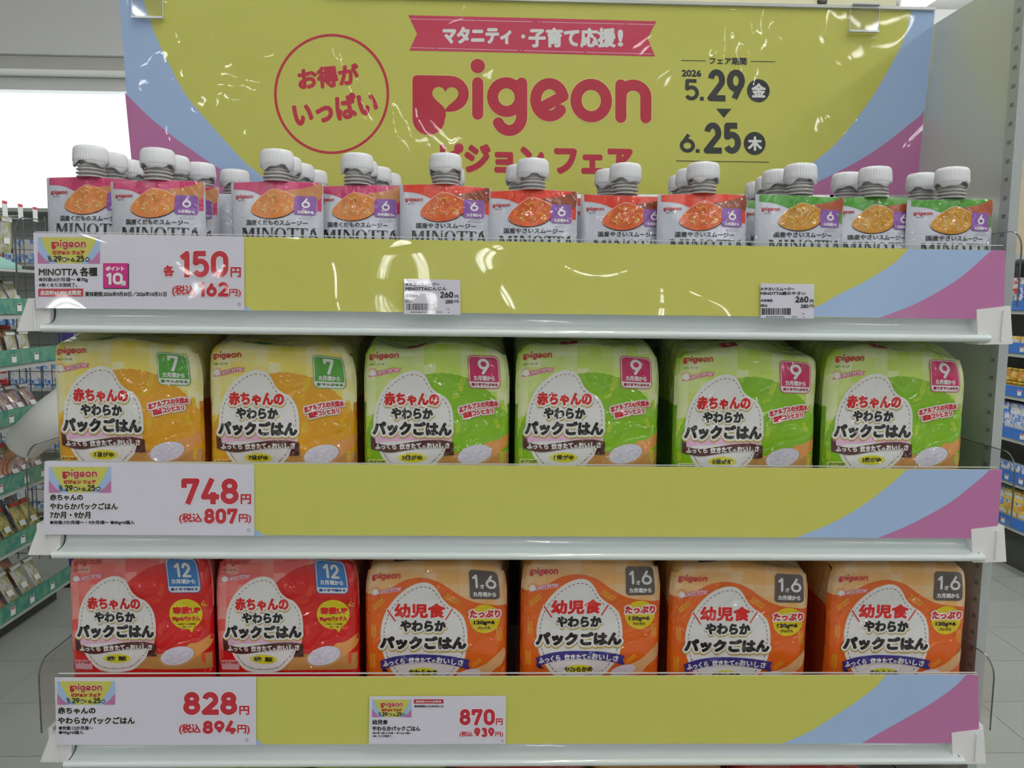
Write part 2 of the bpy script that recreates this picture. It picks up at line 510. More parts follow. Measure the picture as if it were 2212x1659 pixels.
# ------------------------------------------------------------------ colours as the photograph shows them
YEL, BLU, PNK = (186, 185, 90), (142, 166, 200), (172, 108, 152)
RED, DRED, WHT, BLK, LILAC = (170, 40, 54), (160, 34, 48), (205, 205, 214), (26, 26, 26), (192, 190, 204)
M_white = mat('white shelf paint', C(194, 203, 205), rough=.28, coat=.8)
M_plastic = mat('white plastic', C(206, 212, 216), rough=.4)
M_dark = mat('dark grey metal', C(60, 60, 58), rough=.5)
M_rim = mat('clear plastic edge', C(70, 72, 74), rough=.2)
M_clear = clear('clear plastic', alpha=.95)
M_cap = mat('cap plastic', (.91, .92, .97), rough=.35)
M_spout = mat('milky spout plastic', (.66, .65, .64), rough=.3)
def fn_tiles():
    mt = mat('vinyl floor tile', C(174, 177, 168, .95), rough=.35, noise=(3, C(162, 168, 158, .95), .25)); return mt

# ------------------------------------------------------------------ the room
def struct(name, c, d, mt, parent=None):
    o = box(name, c, d, mt, parent); 
    if parent is None: o['kind'] = 'structure'
    return o
X0, X1, Y0, Y1, ZC = -5.5, 6.0, -6.0, 4.6, 3.3
M_wall = mat('wall paint', C(206, 208, 204), rough=.6)
M_ceil = mat('ceiling paint', C(214, 214, 212), rough=.7)
M_joint = mat('floor joint', C(120, 124, 120), rough=.6)
floor = struct('floor', ((X0+X1)/2, (Y0+Y1)/2, -.03), (X1-X0, Y1-Y0, .05), mat('floor underlay', C(150, 154, 146, .85), rough=.5))
tile_me = None
TX, TY = .4243, .32
for i in range(-14, 14):
    for j in range(-2, 14):
        x = 1.685+TX*(i+.5)-TX*4; y = 1.57+TY*(j+.5)-TY*2
        if not (-2.9 < x < 4.0 and .45 < y < 4.6): continue
        if tile_me is None:
            b = MB(); b.box((0, 0, 0), (TX-.0025, TY-.0025, .006), fn_tiles()); tile_me = b.mesh('tile')
        o = bpy.data.objects.new('tile', tile_me); o.location = (x, y, -.003); link(o, floor)
struct('ceiling', ((X0+X1)/2, (Y0+Y1)/2, ZC+.05), (X1-X0, Y1-Y0, .1), M_ceil)
struct('wall_back', ((X0+X1)/2, Y1+.05, ZC/2), (X1-X0, .1, ZC), M_wall)
struct('wall_front', ((X0+X1)/2, Y0-.05, ZC/2), (X1-X0, .1, ZC), M_wall)
struct('wall_left', (X0-.05, (Y0+Y1)/2, ZC/2), (.1, Y1-Y0, ZC), M_wall)
struct('wall_right', (X1+.05, (Y0+Y1)/2, ZC/2), (.1, Y1-Y0, ZC), M_wall)

# bulkhead and bright white panel of the left aisle's end, its brightness added as emission
a = at(0, 120, 4.3); b_ = at(0, 150, 4.3); c_ = at(0, 184, 4.36)
M_soffit = mat('bulkhead paint', C(172, 178, 174, 2.4), rough=.7)
M_soffit2 = mat('bulkhead lower band', C(154, 154, 148, 2.2), rough=.7)
s_ = struct('trim_1', (-2.9, 4.4, (a[2]+ZC)/2), (5.2, .3, ZC-a[2]), M_soffit)
s_ = struct('trim_2', (-2.9, 4.42, (a[2]+b_[2])/2), (5.2, .27, a[2]-b_[2]-.004), M_soffit2)
gpanel = thing('glow_panel_1', None, None, (-2.9, 4.45, 0)); gpanel['kind'] = 'structure'
bb = MB(); bb.box((0, .06, (b_[2]+c_[2])/2), (5.2, .10, b_[2]-c_[2]), mat('panel head rail', C(205, 214, 212, 2.4), rough=.4)); bb.build('head_rail', gpanel)
M_glow = mat('glowing white panel', (.93, .98, 1.0), rough=.3, emit=1.05)  # emission stands in for the strong light on the white wall panel
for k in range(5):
    bb = MB(); bb.box((-2.08+1.04*k, .11, (c_[2]+1.8)/2), (1.036, .03, c_[2]-1.8), M_glow); bb.build('pane', gpanel)
for k in range(12):
    bb = MB(); bb.lathe([(.008, 0), (.008, .004)], M_dark, 10); o = bb.build('screw', gpanel, (-2.4+.44*k, .088, c_[2]+.02)); o.rotation_euler = (R(90), 0, 0)

# ceiling tubes
M_tube = mat('fluorescent tube', (1.0, .985, .96), emit=TUBE)
M_fix = mat('light housing', C(196, 200, 204), rough=.4)
def make_light():
    t = thing('ceiling_light', '', 'lamp', (0, 0, ZC-.0))
    bb = MB(); bb.extrude([(-.11, -.012), (-.07, -.06), (.07, -.06), (.11, -.012), (.11, 0), (-.11, 0)], -.62, .62, M_fix, axis='y'); bb.build('housing', t)
    for sx in (-1, 1):
        bb = MB(); bb.extrude([(sx*.05+.016*math.cos(q*math.pi/5), -.085+.016*math.sin(q*math.pi/5)) for q in range(10)], -.58, .58, M_tube, axis='y', smooth=True)
        bb.build('tube', t)
    for sy in (-1, 1):
        bb = MB(); bb.box((0, sy*.6, -.08), (.15, .03, .05), M_fix); bb.build('lamp_holder', t)
    return t
lp = None
LY = [3.75, 2.15, .55, -1.05, -2.65, -4.25]
for xi, lx in enumerate((-2.4, .3, 2.55)):
    for yi, ly in enumerate(LY):
        if lx < -1 and ly > -2: continue
        if lp is None: o = lp = make_light()
        else: o = copy_tree(lp)
        o.location = (lx, ly, ZC)
        if lx == 2.55 and yi == 0: o['label'] = 'bright twin-tube ceiling lamp at the top right edge above the poster'
        else:
            o['label'] = 'twin-tube ceiling lamp over the %s aisle, %s from the back wall' % (('left', 'middle', 'right')[xi], ORD[yi]); o['group'] = 'ceiling lamps over the aisles'

# ------------------------------------------------------------------ the display unit
M_board = mat('grey back board', C(92, 92, 84), rough=.6)
unit = thing('display_rack', 'white gondola end rack with three stocked shelves, clear fences and poster', 'rack', (0, .2, 0))
def upart(name, c, d, mt, bevel=0):
    bb = MB(); bb.box((c[0], c[1]-.2, c[2]), d, mt); return bb.build(name, unit, bevel=bevel)
upart('back_board', (0, .315, .78), (.93, .012, 1.44), M_board)
for sx in (-1, 1): upart('upright', (sx*.435, .3375 if sx < 0 else .3185, .85 if sx < 0 else 1.69), (.04, .03, 1.7) if sx < 0 else (.04, .03, .38), M_white)
upart('upright', (.435, .3375, .85), (.04, .03, 1.7), M_white)
upart('plinth', (0, .17, .06), (.93, .28, .12), M_white)
upart('header_board', (.235, .315, 1.72), (.475, .014, .42), mat('cream header board', C(196, 192, 158), rough=.5)) if False else None
# right side panel with its slotted post
sp = upart('side_panel', (.4812, .185, .855), (.004, .235, 1.705), mat('grey side panel', C(176, 182, 176), rough=.28, coat=.3))
post = upart('slotted_post', (.4810, .058, .86), (.010, .016, 1.72), mat('post metal', C(150, 156, 156), rough=.35))
bb = MB(); k = 0
for i in range(78): bb.box((.4761, .058-.2, .30+.018*i), (.0005, .006, .004), mat('slot', C(104, 110, 110), rough=.6))
o = bb.build('slot', post); o['kind'] = 'stuff'
lipz = (1.3682, 1.1570, .9500)
EXT = []
for t, (pl, pr, yl, yr) in enumerate(((72, 2171, 600, 615), (95, 2158, 1080, 1090), (121, 2114, 1540, 1530))):
    EXT.append((at(pl, yl, 0)[0], at(pr, yr, 0)[0]))
def lip_profile(z0):
    cove = smooth([(.004, z0+.012), (.0100, z0+.004), (.0115, z0-.004), (.0095, z0-.0100), (.0040, z0-.0130), (-.0035, z0-.0142)], n=5)
    bead = [(-.0042+.0036*math.cos(q), z0-.0178+.0036*math.sin(q)) for q in np.linspace(math.pi*.5, math.pi*1.5, 12)]
    return cove+bead+[(.022, z0-.0214), (.022, z0-.0125), (.0128, z0-.0115), (.0128, z0+.012)]
def shelf(t):
    z0 = lipz[t]; xl, xr = EXT[t]
    lab = ('topmost white shelf carrying the spouted pouches', 'middle white shelf carrying yellow and green rice packs',
           'lowest full white shelf carrying red and orange rice packs', 'partly hidden white shelf below the red and orange packs')[t]
    s = thing('shelf', lab, 'shelf', (0, 0, z0), group='white metal shelves of the display rack')
    z0 = 0
    bb = MB(); bb.box((0, .16, z0-.0095), (.93, .285, .003), M_white); bb.box((0, .16, z0-.016), (.93, .02, .01), M_white); bb.build('deck', s)
    bb = MB(); bb.extrude(lip_profile(z0), xl+.008, xr-.014, M_white, smooth=True); o = bb.build('price_rail', s)
    for sx in (-1, 1):
        x = xl if sx < 0 else xr
        a_ = .016 if sx < 0 else .004   # how far the cap sticks out
        bb = MB()
        if sx < 0: P = [(x-.008, z0+.009), (x+.012, z0+.009), (x+.010, z0-.021), (x-.020, z0-.021)]
        else: P = [(x+.006, z0+.013), (x-.026, z0+.009), (x-.022, z0-.024), (x+.011, z0-.023)]
        bb.extrude(P, .004 if sx < 0 else -.001 , .021, M_plastic, axis='y'); o = bb.build('end_cap', s, bevel=.0012)
        rx_ = xl+.0120 if sx < 0 else xr-.0180
        LPf = lip_profile(z0); bb = MB(); bb.extrude([(a_-.0005, b_) for a_, b_ in LPf[:26]]+[(.0125, z0-.0135), (.0125, z0+.004)], rx_-.0006, rx_+.0006, M_dark); bb.build('rail_gap', s)
        e0, e1 = (x-.0035, x-.0005) if sx < 0 else (x-.0025, x+.0005)
        bb = MB(); bb.box(((e0+e1)/2, .003 if sx < 0 else -.0022, z0-.006), (.0016, .0024, .029), M_plastic); bb.build('cap_ridge', s, bevel=.0004)
        bb = MB(); bb.box((max(-.4755, min(.4755, x+sx*.0175)), .12, z0-.006), (.005, .20, .022), M_plastic); bb.build('side_bracket', s, bevel=.001)
        # clear side fence with rounded front corner
        xf = x-.0140 if sx < 0 else x+.0125
        y1, zt, r = .27, z0+.083, .018
        P = [(-.001, z0+.012)]+[(-.001+r-r*math.cos(q), zt-r+r*math.sin(q)) for q in np.linspace(0, math.pi/2, 7)]+[(y1, zt), (y1, z0+.012)]
        bb = MB(); bb.extrude(P, xf-.001, xf+.001, M_clear); o = bb.build('side_fence', s)
        bb2 = MB()
        path = P[:-1]
        for (ya, za), (yb, zb) in zip(path[:-1], path[1:]):
            d = Vector((0, yb-ya, zb-za)); rot = d.to_track_quat('Y', 'Z').to_matrix()
            bb2.box((xf, (ya+yb)/2, (za+zb)/2), (.0013, d.length+.0004, .0006), M_rim, rot)
        bb2.build('rim', o)
    bb = MB(); bb.box((( xl+xr)/2, .0045, z0+.037), (xr-xl-.004, .0016, .062), M_clear); f = bb.build('front_fence', s)
    bb = MB(); bb.box(((xl+xr)/2, .0045, z0+.0690), (xr-xl-.004, .0017, .0008), mat('fence top edge', C(176, 180, 178), rough=.2)); bb.build('rim', f)
    return s
lipz = lipz+(.742,)
EXT.append((-.445, .445))
for t in range(4): shelf(t)
# small clear dividers between the pouch sorts
for px in (866, 1640):
    x = at(px, 500, .03)[0]
    P = [(.03, 0)]+[(.03+.012-.012*math.cos(q), .060-.012+.012*math.sin(q)) for q in np.linspace(0, math.pi/2, 6)]+[(.24, .06), (.24, 0)]
    t = thing('shelf_divider', 'clear plastic divider between the %s pouches on the top shelf' % ('pink and orange' if px == 866 else 'orange and green'), 'divider', (x, 0, 1.3602))
    bb = MB(); bb.extrude(P, -.0008, .0008, M_clear); bb.build('plate', t)
    bb = MB()
    for (ya, za), (yb, zb) in zip(P[:-2], P[1:-1]):
        d = Vector((0, yb-ya, zb-za)); bb.box((0, (ya+yb)/2, (za+zb)/2), (.0018, d.length+.0004, .0009), M_rim, d.to_track_quat('Y', 'Z').to_matrix())
    bb.build('rim', t)

# ------------------------------------------------------------------ the poster
PY, PT = .214, (1.7205, .09)
pfn = plane_fn(PY, tilt=PT)
poster = thing('poster', 'large yellow fair poster with red wordmark behind the pouches', 'poster', (0, PY, 1.5))
po = np.array((0, PY, 1.5))
pf = lambda x, y, l: pfn(x, y, l)-po
def pts_on(fn, pts): return fn(np.array([p[0] for p in pts], float), np.array([p[1] for p in pts], float), 0)
cor = pts_on(pf, [(256, -16), (2019.5, 25), (1979, 421), (291, 417)])
bb = MB(); n = [c+np.array((0, .002, 0)) for c in cor]
bb.add(list(cor+np.array((0, .00005, 0)))+n, [(0, 1, 2, 3), (7, 6, 5, 4), (0, 4, 5, 1), (1, 5, 6, 2), (2, 6, 7, 3), (3, 7, 4, 0)], ink((205, 205, 205), 'poster'))
bb.build('sheet', poster)
A = Art()
A.poly([(256, -16), (2019.5, 25), (1979, 421), (291, 417)], YEL, 0)
LB = smooth([(306, -15), (316, 20), (340, 85), (366, 140), (402, 205), (447, 260), (496, 315), (535, 356), (560, 375), (600, 420)])
A.poly([(256, -16)]+LB+[(291, 417)], BLU, 1)
LP = smooth([(270, 200), (291, 222), (320, 250), (370, 292), (420, 328), (470, 362), (520, 390), (570, 419)])
A.poly(LP+[(291, 419)], PNK, 2)
RB = smooth([(1968, 22), (1962, 55), (1950, 90), (1930, 130), (1905, 175), (1880, 215), (1855, 250), (1825, 288), (1795, 320), (1755, 352), (1700, 395), (1650, 421)])
A.poly([(2019.5, 25)]+RB+[(1979, 421)], BLU, 1)
RP = smooth([(1996.5, 238), (1985, 252), (1960, 272), (1925, 300), (1890, 325), (1850, 350), (1810, 371), (1770, 391), (1700, 421)])
A.poly(RP+[(1979, 421)], PNK, 2)
LR = (170, 44, 62)
# round seal
A.stroke(arc(716.5, 203, 121.5, 127, 0, 360, 72), 5.5, LR, 2)
A.text('お得が', 643, 142, 776, 190, LR, bold=2.3, rot=-5.5)
A.text('いっぱい', 632, 206, 816, 262, LR, bold=2.6, rot=-9)
# ribbon
rib = [(882, 33), (1150, 39), (1418, 46), (1399, 83), (1415, 122), (1150, 115), (884, 109), (901, 73)]
A.poly(rib, (182, 58, 84), 2)
for y0, y1, seg in ((41, 53.5, ((886, 1028), (1031, 1150), (1163, 1166), (1170, 1350), (1355, 1412))), (103, 117, ((888, 940), (945, 1118), (1124, 1127), (1132, 1262), (1266, 1408)))):
    for a_, b_ in seg:
        f = lambda x: y0+(y1-y0)*(x-886)/526.0
        A.stroke([(a_, f(a_)), (b_, f(b_))], 1.3, (225, 170, 180), 3, caps=False)
A.text('マタニティ', 956, 58, 1105, 96, WHT, bold=2.2, layer=4)
A.ell(1130, 79, 4.5, 4.5, WHT, 4, n=14)
A.text('子育て応援', 1141, 60, 1330, 103, WHT, bold=2.0, layer=4)
A.text('!', 1334, 64, 1346, 101, WHT, bold=2.0, layer=4)
# tilt of the wordmark follows the print: shear by hand
def sheared(fnc, cx, sl):
    B = Art(); fnc(B)
    for (l, c, v, t) in B.items:
        v = v.copy(); v[:, 1] += (v[:, 0]-cx)*sl; A.items.append((l, c, v, t))
sheared(lambda B: B.logo(891, 130, 1408, 293, (166, 44, 62), out=(1.5, (214, 196, 120))), 1150, .0185)
sheared(lambda B: B.text('ピジョン フェア', 950, 312, 1367, 377, (166, 44, 62), bold=3.8), 1158, .018)
DK = (44, 48, 46)
sheared(lambda B: [B.stroke([(1472, 132), (1524, 132)], 1.4, DK, 3), B.stroke([(1622, 132), (1674, 132)], 1.4, DK, 3), B.text('フェア期間', 1532, 124, 1613, 140, DK, bold=.6),
    B.stroke([(1461, 349), (1660, 349)], 1.5, DK, 3),
    B.text('2026', 1472, 152, 1515, 167, DK, bold=.9),
    B.digits('5.', 1478, 172, 1520, 218, 8, DK), B.digits('29', 1528, 150, 1609, 219, 13, DK),
    B.ell(1638, 195, 24.5, 25, DK, 3), B.text('金', 1623, 179, 1654, 210, WHT, bold=1.5, layer=4),
    B.poly([(1547, 235), (1580, 235), (1563.5, 255)], DK, 3),
    B.digits('6.', 1468, 288, 1511, 331, 8, DK), B.digits('25', 1520, 265, 1601, 332, 13, DK),
    B.ell(1630, 309, 23.5, 25, DK, 3), B.text('木', 1615, 294, 1646, 325, WHT, bold=1.5, layer=4)], 1565, .014)
A.build('print', pf, 'poster', poster)
# clear hangers and rail at the poster's top edge
bb = MB(); q0 = pf(np.array([700.]), np.array([-6.]), 0)[0]; q1 = pf(np.array([2018.]), np.array([22.]), 0)[0]
d = q1-q0; bb.box(tuple((q0+q1)/2+np.array((0, -.001, .001))), (abs(d[0])+.0, .006, .0032), mat('hanging rail', C(176, 180, 178), rough=.2))
bb.build('hanging_rail', poster)
for px, py in ((1862, 66), (322, 36)):
    q = pf(np.array([float(px)]), np.array([float(py)]), 0)[0]; w_ = .0345
    h_ = thing('poster_clip', 'clear plastic clip holding the poster at its upper %s corner' % ('right' if px > 1000 else 'left'), 'clip', tuple(q+po+np.array((0, -.004, 0))))
    bb = MB(); bb.box((0, 0, .012), (w_, .0012, .028), clear('clip plastic', alpha=.97)); bb.build('plate', h_)
    bb = MB(); bb.box((0, -.001, -.0025), (w_, .004, .0022), mat('clip edge', C(168, 172, 178), rough=.15))
    bb.box((0, .004, .0265), (w_*.9, .02, .0016), mat('clip edge', (0, 0, 0)))
    bb.box((-w_/2, 0, .012), (.0006, .0016, .028), mat('clip edge', (0, 0, 0))); bb.box((w_/2, 0, .012), (.0006, .0016, .028), mat('clip edge', (0, 0, 0)))
    bb.build('rim', h_)
hb = thing('header_board', 'cream header board peeping over the top of the poster', 'board', (.24, .29, 1.74))
bb = MB(); bb.box((-.003, .006, .06), (.462, .012, .30), mat('cream header board', C(206, 200, 170), rough=.5)); bb.build('panel', hb)
bb = MB(); bb.lathe([(.006, 0), (.006, .002)], M_dark, 20); o = bb.build('hole', hb, (at(1775, 4, .29)[0]-.24, -.0005, at(1775, 4, .29)[2]-1.74)); o.rotation_euler = (R(90), 0, 0)

# ------------------------------------------------------------------ printed strips and price cards
def slab(name, quad, Y, th, parent, origin, fin, rgb):
    c4 = pts_on(lambda x, y, l: plane_fn(Y)(x, y, l)-np.array(origin), quad)
    bb = MB(); n = [c+np.array((0, th, 0)) for c in c4]
    bb.add(list(c4+np.array((0, .00004, 0)))+n, [(0, 1, 2, 3), (7, 6, 5, 4), (0, 4, 5, 1), (1, 5, 6, 2), (2, 6, 7, 3), (3, 7, 4, 0)], ink(rgb, fin))
    return bb.build(name, parent)
def mini_poster(A, x0, y0, x1, y1, small=True, L=1):
    w, h = x1-x0, y1-y0
    A.rect(x0, y0, x1, y1, YEL, L)
    lb = smooth([(x0+w*.045, y0), (x0+w*.10, y0+h*.34), (x0+w*.19, y0+h*.68), (x0+w*.31, y1)], n=4)
    A.poly([(x0, y0)]+lb+[(x0, y1)], BLU, L+1); A.poly([(2*(x0+w/2)-a, b) for a, b in [(x0, y0)]+lb+[(x0, y1)]], BLU, L+1)
    lp_ = smooth([(x0, y0+h*.52), (x0+w*.09, y0+h*.78), (x0+w*.20, y1)], n=3)
    A.poly(lp_+[(x0, y1)], PNK, L+2); A.poly([(2*(x0+w/2)-a, b) for a, b in lp_+[(x0, y1)]], PNK, L+2)
    A.logo(x0+w*.22, y0+h*.09, x0+w*.78, y0+h*.46, DRED, L+4, out=(.7, (222, 214, 170)))
    A.text('ピジョン フェア', x0+w*.245, y0+h*.50, x0+w*.76, y0+h*.66, DRED, bold=.7, layer=L+4, res=2)
    u = h/57.0
    A.text('2026', x0+w*.155, y0+h*.70, x0+w*.215, y0+h*.755, BLK, bold=.2, layer=L+4, res=1)
    A.digits('5.', x0+w*.168, y0+h*.77, x0+w*.245, y0+h*.935, 1.9*u, BLK, L+4); A.digits('29', x0+w*.255, y0+h*.70, x0+w*.385, y0+h*.935, 2.6*u, BLK, L+4)
    A.ell(x0+w*.432, y0+h*.85, 5*u, 4.8*u, BLK, L+4, n=16); A.text('金', x0+w*.405, y0+h*.80, x0+w*.459, y0+h*.90, WHT, bold=.3, layer=L+5, res=1)
    A.poly([(x0+w*.485, y0+h*.78), (x0+w*.485, y0+h*.91), (x0+w*.515, y0+h*.845)], BLK, L+4)
    A.digits('6.', x0+w*.535, y0+h*.77, x0+w*.61, y0+h*.935, 1.9*u, BLK, L+4); A.digits('25', x0+w*.622, y0+h*.70, x0+w*.752, y0+h*.935, 2.6*u, BLK, L+4)
    A.ell(x0+w*.80, y0+h*.85, 5*u, 4.8*u, BLK, L+4, n=16); A.text('木', x0+w*.772, y0+h*.80, x0+w*.828, y0+h*.90, WHT, bold=.3, layer=L+5, res=1)
OUT = (226, 200, 208)
def price(A, st, box_, t, yen, tax, tbox, zei, tt, yen2):
    A.digits(st, *box_, t, RED, 4, out=(2, OUT)); A.text('円', *yen, RED, bold=(yen[3]-yen[1])*.045, out=[(1.3, OUT)], layer=4)
    A.text('(税込', *zei, RED, bold=(zei[3]-zei[1])*.036, out=[(1.0, OUT)], layer=4); A.digits(tax, *tbox, tt, RED, 4, out=(1.4, OUT)); A.text('円)', *yen2, RED, bold=(yen2[3]-yen2[1])*.036, out=[(1.0, OUT)], layer=4)

STR = [  # quads of the yellow strips and of the white cards on their left ends
 dict(q=[(74, 503), (2171, 541), (2169, 690), (77, 665)], w=[(72, 502.5), (527, 511), (527.5, 670), (77, 665.5)],
      b=[(1962, 538), (1935, 565), (1895, 592), (1855, 615), (1815, 634), (1765, 662), (1700, 683)], p=[(2143, 540), (2120, 560), (2080, 595), (2040, 622), (1990, 650), (1950, 668), (1898, 687)], lab='top', tri=(527, 655, 545, 671)),
 dict(q=[(97, 997.5), (2165, 1014.5), (2153, 1163), (95, 1154)], w=[(96, 997), (549, 1003), (549, 1157), (94, 1154.5)],
      b=[(1959, 1014), (1925, 1045), (1880, 1080), (1830, 1112), (1785, 1135), (1720, 1161)], p=[(2138, 1014.5), (2110, 1040), (2060, 1080), (2010, 1110), (1950, 1140), (1895, 1162)], lab='middle', tri=(549, 1140, 575, 1158)),
 dict(q=[(119, 1464.5), (2112, 1457.5), (2115, 1605.5), (123, 1608.5)], w=[(118, 1464), (553, 1462), (553, 1609), (122, 1609.5)],
      b=[(1915, 1457), (1890, 1485), (1850, 1515), (1800, 1548), (1745, 1582), (1690, 1606)], p=[(2088, 1457), (2060, 1485), (2010, 1520), (1950, 1555), (1905, 1580), (1862, 1605)], lab='bottom', tri=(553, 1592, 570, 1609)),
]
for t, s in enumerate(STR):
    org = (0, 0, lipz[t]+.03)
    th = thing('shelf_strip', 'long yellow strip with blue and pink curves along the %s shelf' % s['lab'], 'strip', org, group='yellow printed strips on the shelf fronts')
    fn = lambda x, y, l, o=org: plane_fn(0)(x, y, l)-np.array(o)
    fin_ = 'card' if t == 0 else 'flat'; slab('backing', s['q'], 0, .0012, th, org, fin_, (210, 210, 210))
    A = Art(); A.poly(s['q'], YEL, 0)
    q = s['q']
    A.poly(smooth(s['b'])+[q[2], q[1]], BLU, 1); A.poly(smooth(s['p'])+[q[2], q[1]] if t != 1 else smooth(s['p'])+[q[2], q[1]], PNK, 2)
    x0, y0, x1, y1 = s['tri']; A.poly([(x0-4, y0), (x1, y1), (x0-4, y1)], BLU, 1)
    A.build('print', fn, fin_, th)
# white cards
def card(name, lab, quad, org, Y, paint, fin='card', cat='price card', group=None):
    th = thing(name, lab, cat, org, group=group)
    fn = lambda x, y, l: plane_fn(Y)(x, y, l)-np.array(org)
    slab('backing', quad, Y, .0006, th, org, fin, LILAC)
    A = Art(); A.poly(quad, LILAC, 0); paint(A); A.build('print', fn, fin, th)
G3 = 'white price cards at the left ends of the shelf strips'
def c1(A):
    mini_poster(A, 82, 512.5, 216, 569)
    A.text('MINOTTA 各種', 84, 577, 211, 597, BLK, bold=.9, out=[(1, (214, 212, 222))], layer=3)
    A.text('●対象:6か月頃〜 ●70g', 84, 599, 190, 610, BLK, bold=.35, res=2); A.text('※無くなり次第終了。', 84, 611, 167, 620, BLK, bold=.35, res=2)
    A.rect(83, 623.5, 180, 640.5, DRED, 2); A.text('全店計60,000点限定', 87, 627, 176, 638, WHT, bold=.4, layer=3, res=2)
    A.text('賞味期限:2026年9月30日／2026年10月31日', 184, 630, 360, 640.5, BLK, bold=.3, res=2)
    A.rect(224, 570, 279, 624, (40, 30, 40), 2); A.rect(223, 568.5, 277, 622, (186, 44, 124), 3)
    A.text('ポイント', 229, 575, 269, 585, WHT, bold=.8, layer=4, res=2); A.digits('10', 228, 589, 266, 615, 6.2, WHT, 5, out=(1, (150, 30, 90))); A.text('倍', 261, 606, 273, 617, WHT, bold=.6, layer=6, res=2)
    A.text('各', 353, 573, 377, 597, RED, bold=1.4, out=[(1.2, OUT)], layer=4)
    price(A, '150', (386, 542, 494, 599), 11.5, (498, 577, 521, 599), '162', (428, 609, 494, 641), (372, 616, 422, 640), 7.5, (495, 624, 521, 642))
    A.stroke(arc(517, 657, 3.2, 3.2, 0, 360, 14), .8, (90, 88, 92), 2)
def c2(A):
    mini_poster(A, 106, 1008.5, 240, 1064)
    A.text('赤ちゃんの', 108, 1067, 180, 1081, BLK, bold=.7, out=[(1, (214, 212, 222))], layer=3); A.text('やわらかパックごはん', 108, 1086, 255, 1101, BLK, bold=.7, out=[(1, (214, 212, 222))], layer=3)
    A.text('7か月・9か月', 108, 1105, 196, 1120, BLK, bold=.7, out=[(1, (214, 212, 222))], layer=3); A.text('●対象:7か月頃〜・9か月頃〜 ●80g×6個入', 108, 1124, 291, 1134, BLK, bold=.35, res=2)
    price(A, '748', (392, 1033, 516, 1089), 12, (520, 1067, 543, 1089), '807', (441, 1098, 514, 1131), (387, 1108, 437, 1131), 8, (516, 1110, 543, 1131))
    A.stroke(arc(537, 1145, 3.2, 3.2, 0, 360, 14), .8, (90, 88, 92), 2)
def c3(A):
    mini_poster(A, 124, 1471.5, 249, 1522)
    A.text('赤ちゃんの', 125, 1527, 207, 1542, BLK, bold=.8, out=[(1, (214, 212, 222))], layer=3); A.text('やわらかパックごはん', 125, 1548, 292, 1564, BLK, bold=.8, out=[(1, (214, 212, 222))], layer=3)
    A.text('●対象:12か月頃〜', 127, 1568, 201, 1577, BLK, bold=.3, res=2); A.text('●90g×6個入', 127, 1578, 181, 1587, BLK, bold=.3, res=2)
    price(A, '828', (396, 1494, 513, 1544), 12, (517, 1524, 539, 1544), '894', (438, 1556, 510, 1585), (387, 1563, 434, 1586), 7.6, (513, 1565, 540, 1586))
    A.stroke(arc(533.5, 1598, 3, 3, 0, 360, 14), .8, (90, 88, 92), 2)
for t, (pa, lb) in enumerate(((c1, 'white card priced 150 yen on the top shelf strip'), (c2, 'white card priced 748 yen on the middle shelf strip'), (c3, 'white card priced 828 yen on the bottom shelf strip'))):
    card('price_card', lb, STR[t]['w'], (-.36, 0, lipz[t]+.03), -.0016, pa, fin='card' if t == 0 else 'flat', group=G3)
def c4(A):
    mini_poster(A, 804, 1511, 889, 1549)
    A.rect(894, 1510.5, 958, 1519.5, DRED, 2); A.text('全店計8,000点限定', 898, 1512.5, 954, 1517.5, WHT, bold=.15, layer=3, res=1); A.text('賞味期限:2026年8月31日', 895, 1523, 958, 1528, BLK, bold=.2, res=1)
    A.text('幼児食', 804, 1554, 838, 1565, BLK, bold=.5, res=2); A.text('やわらかパックごはん', 804, 1568, 908, 1579, BLK, bold=.5, res=2)
    A.text('●対象:1歳6か月頃〜 ●120g×6個入', 805, 1581, 889, 1586, BLK, bold=.15, res=1); A.text('※無くなり次第終了。', 805, 1587.5, 848, 1592, BLK, bold=.15, res=1)
    price(A, '870', (992.5, 1531, 1069, 1566), 8, (1071, 1551, 1086, 1566), '939', (1024, 1571, 1068, 1592), (993, 1579, 1021, 1592), 5.6, (1070, 1580, 1087, 1592))
    A.stroke(arc(1085, 1600, 1.8, 1.8, 0, 360, 10), .8, (70, 68, 72), 2)
card('price_card', 'small white card priced 870 yen in the middle of the bottom strip', [(798, 1504.5), (1093, 1503.5), (1092.5, 1607), (796.5, 1607.5)], (0, 0, lipz[2]+.025), -.0022, c4, fin='flat')
RB = random.Random(3)
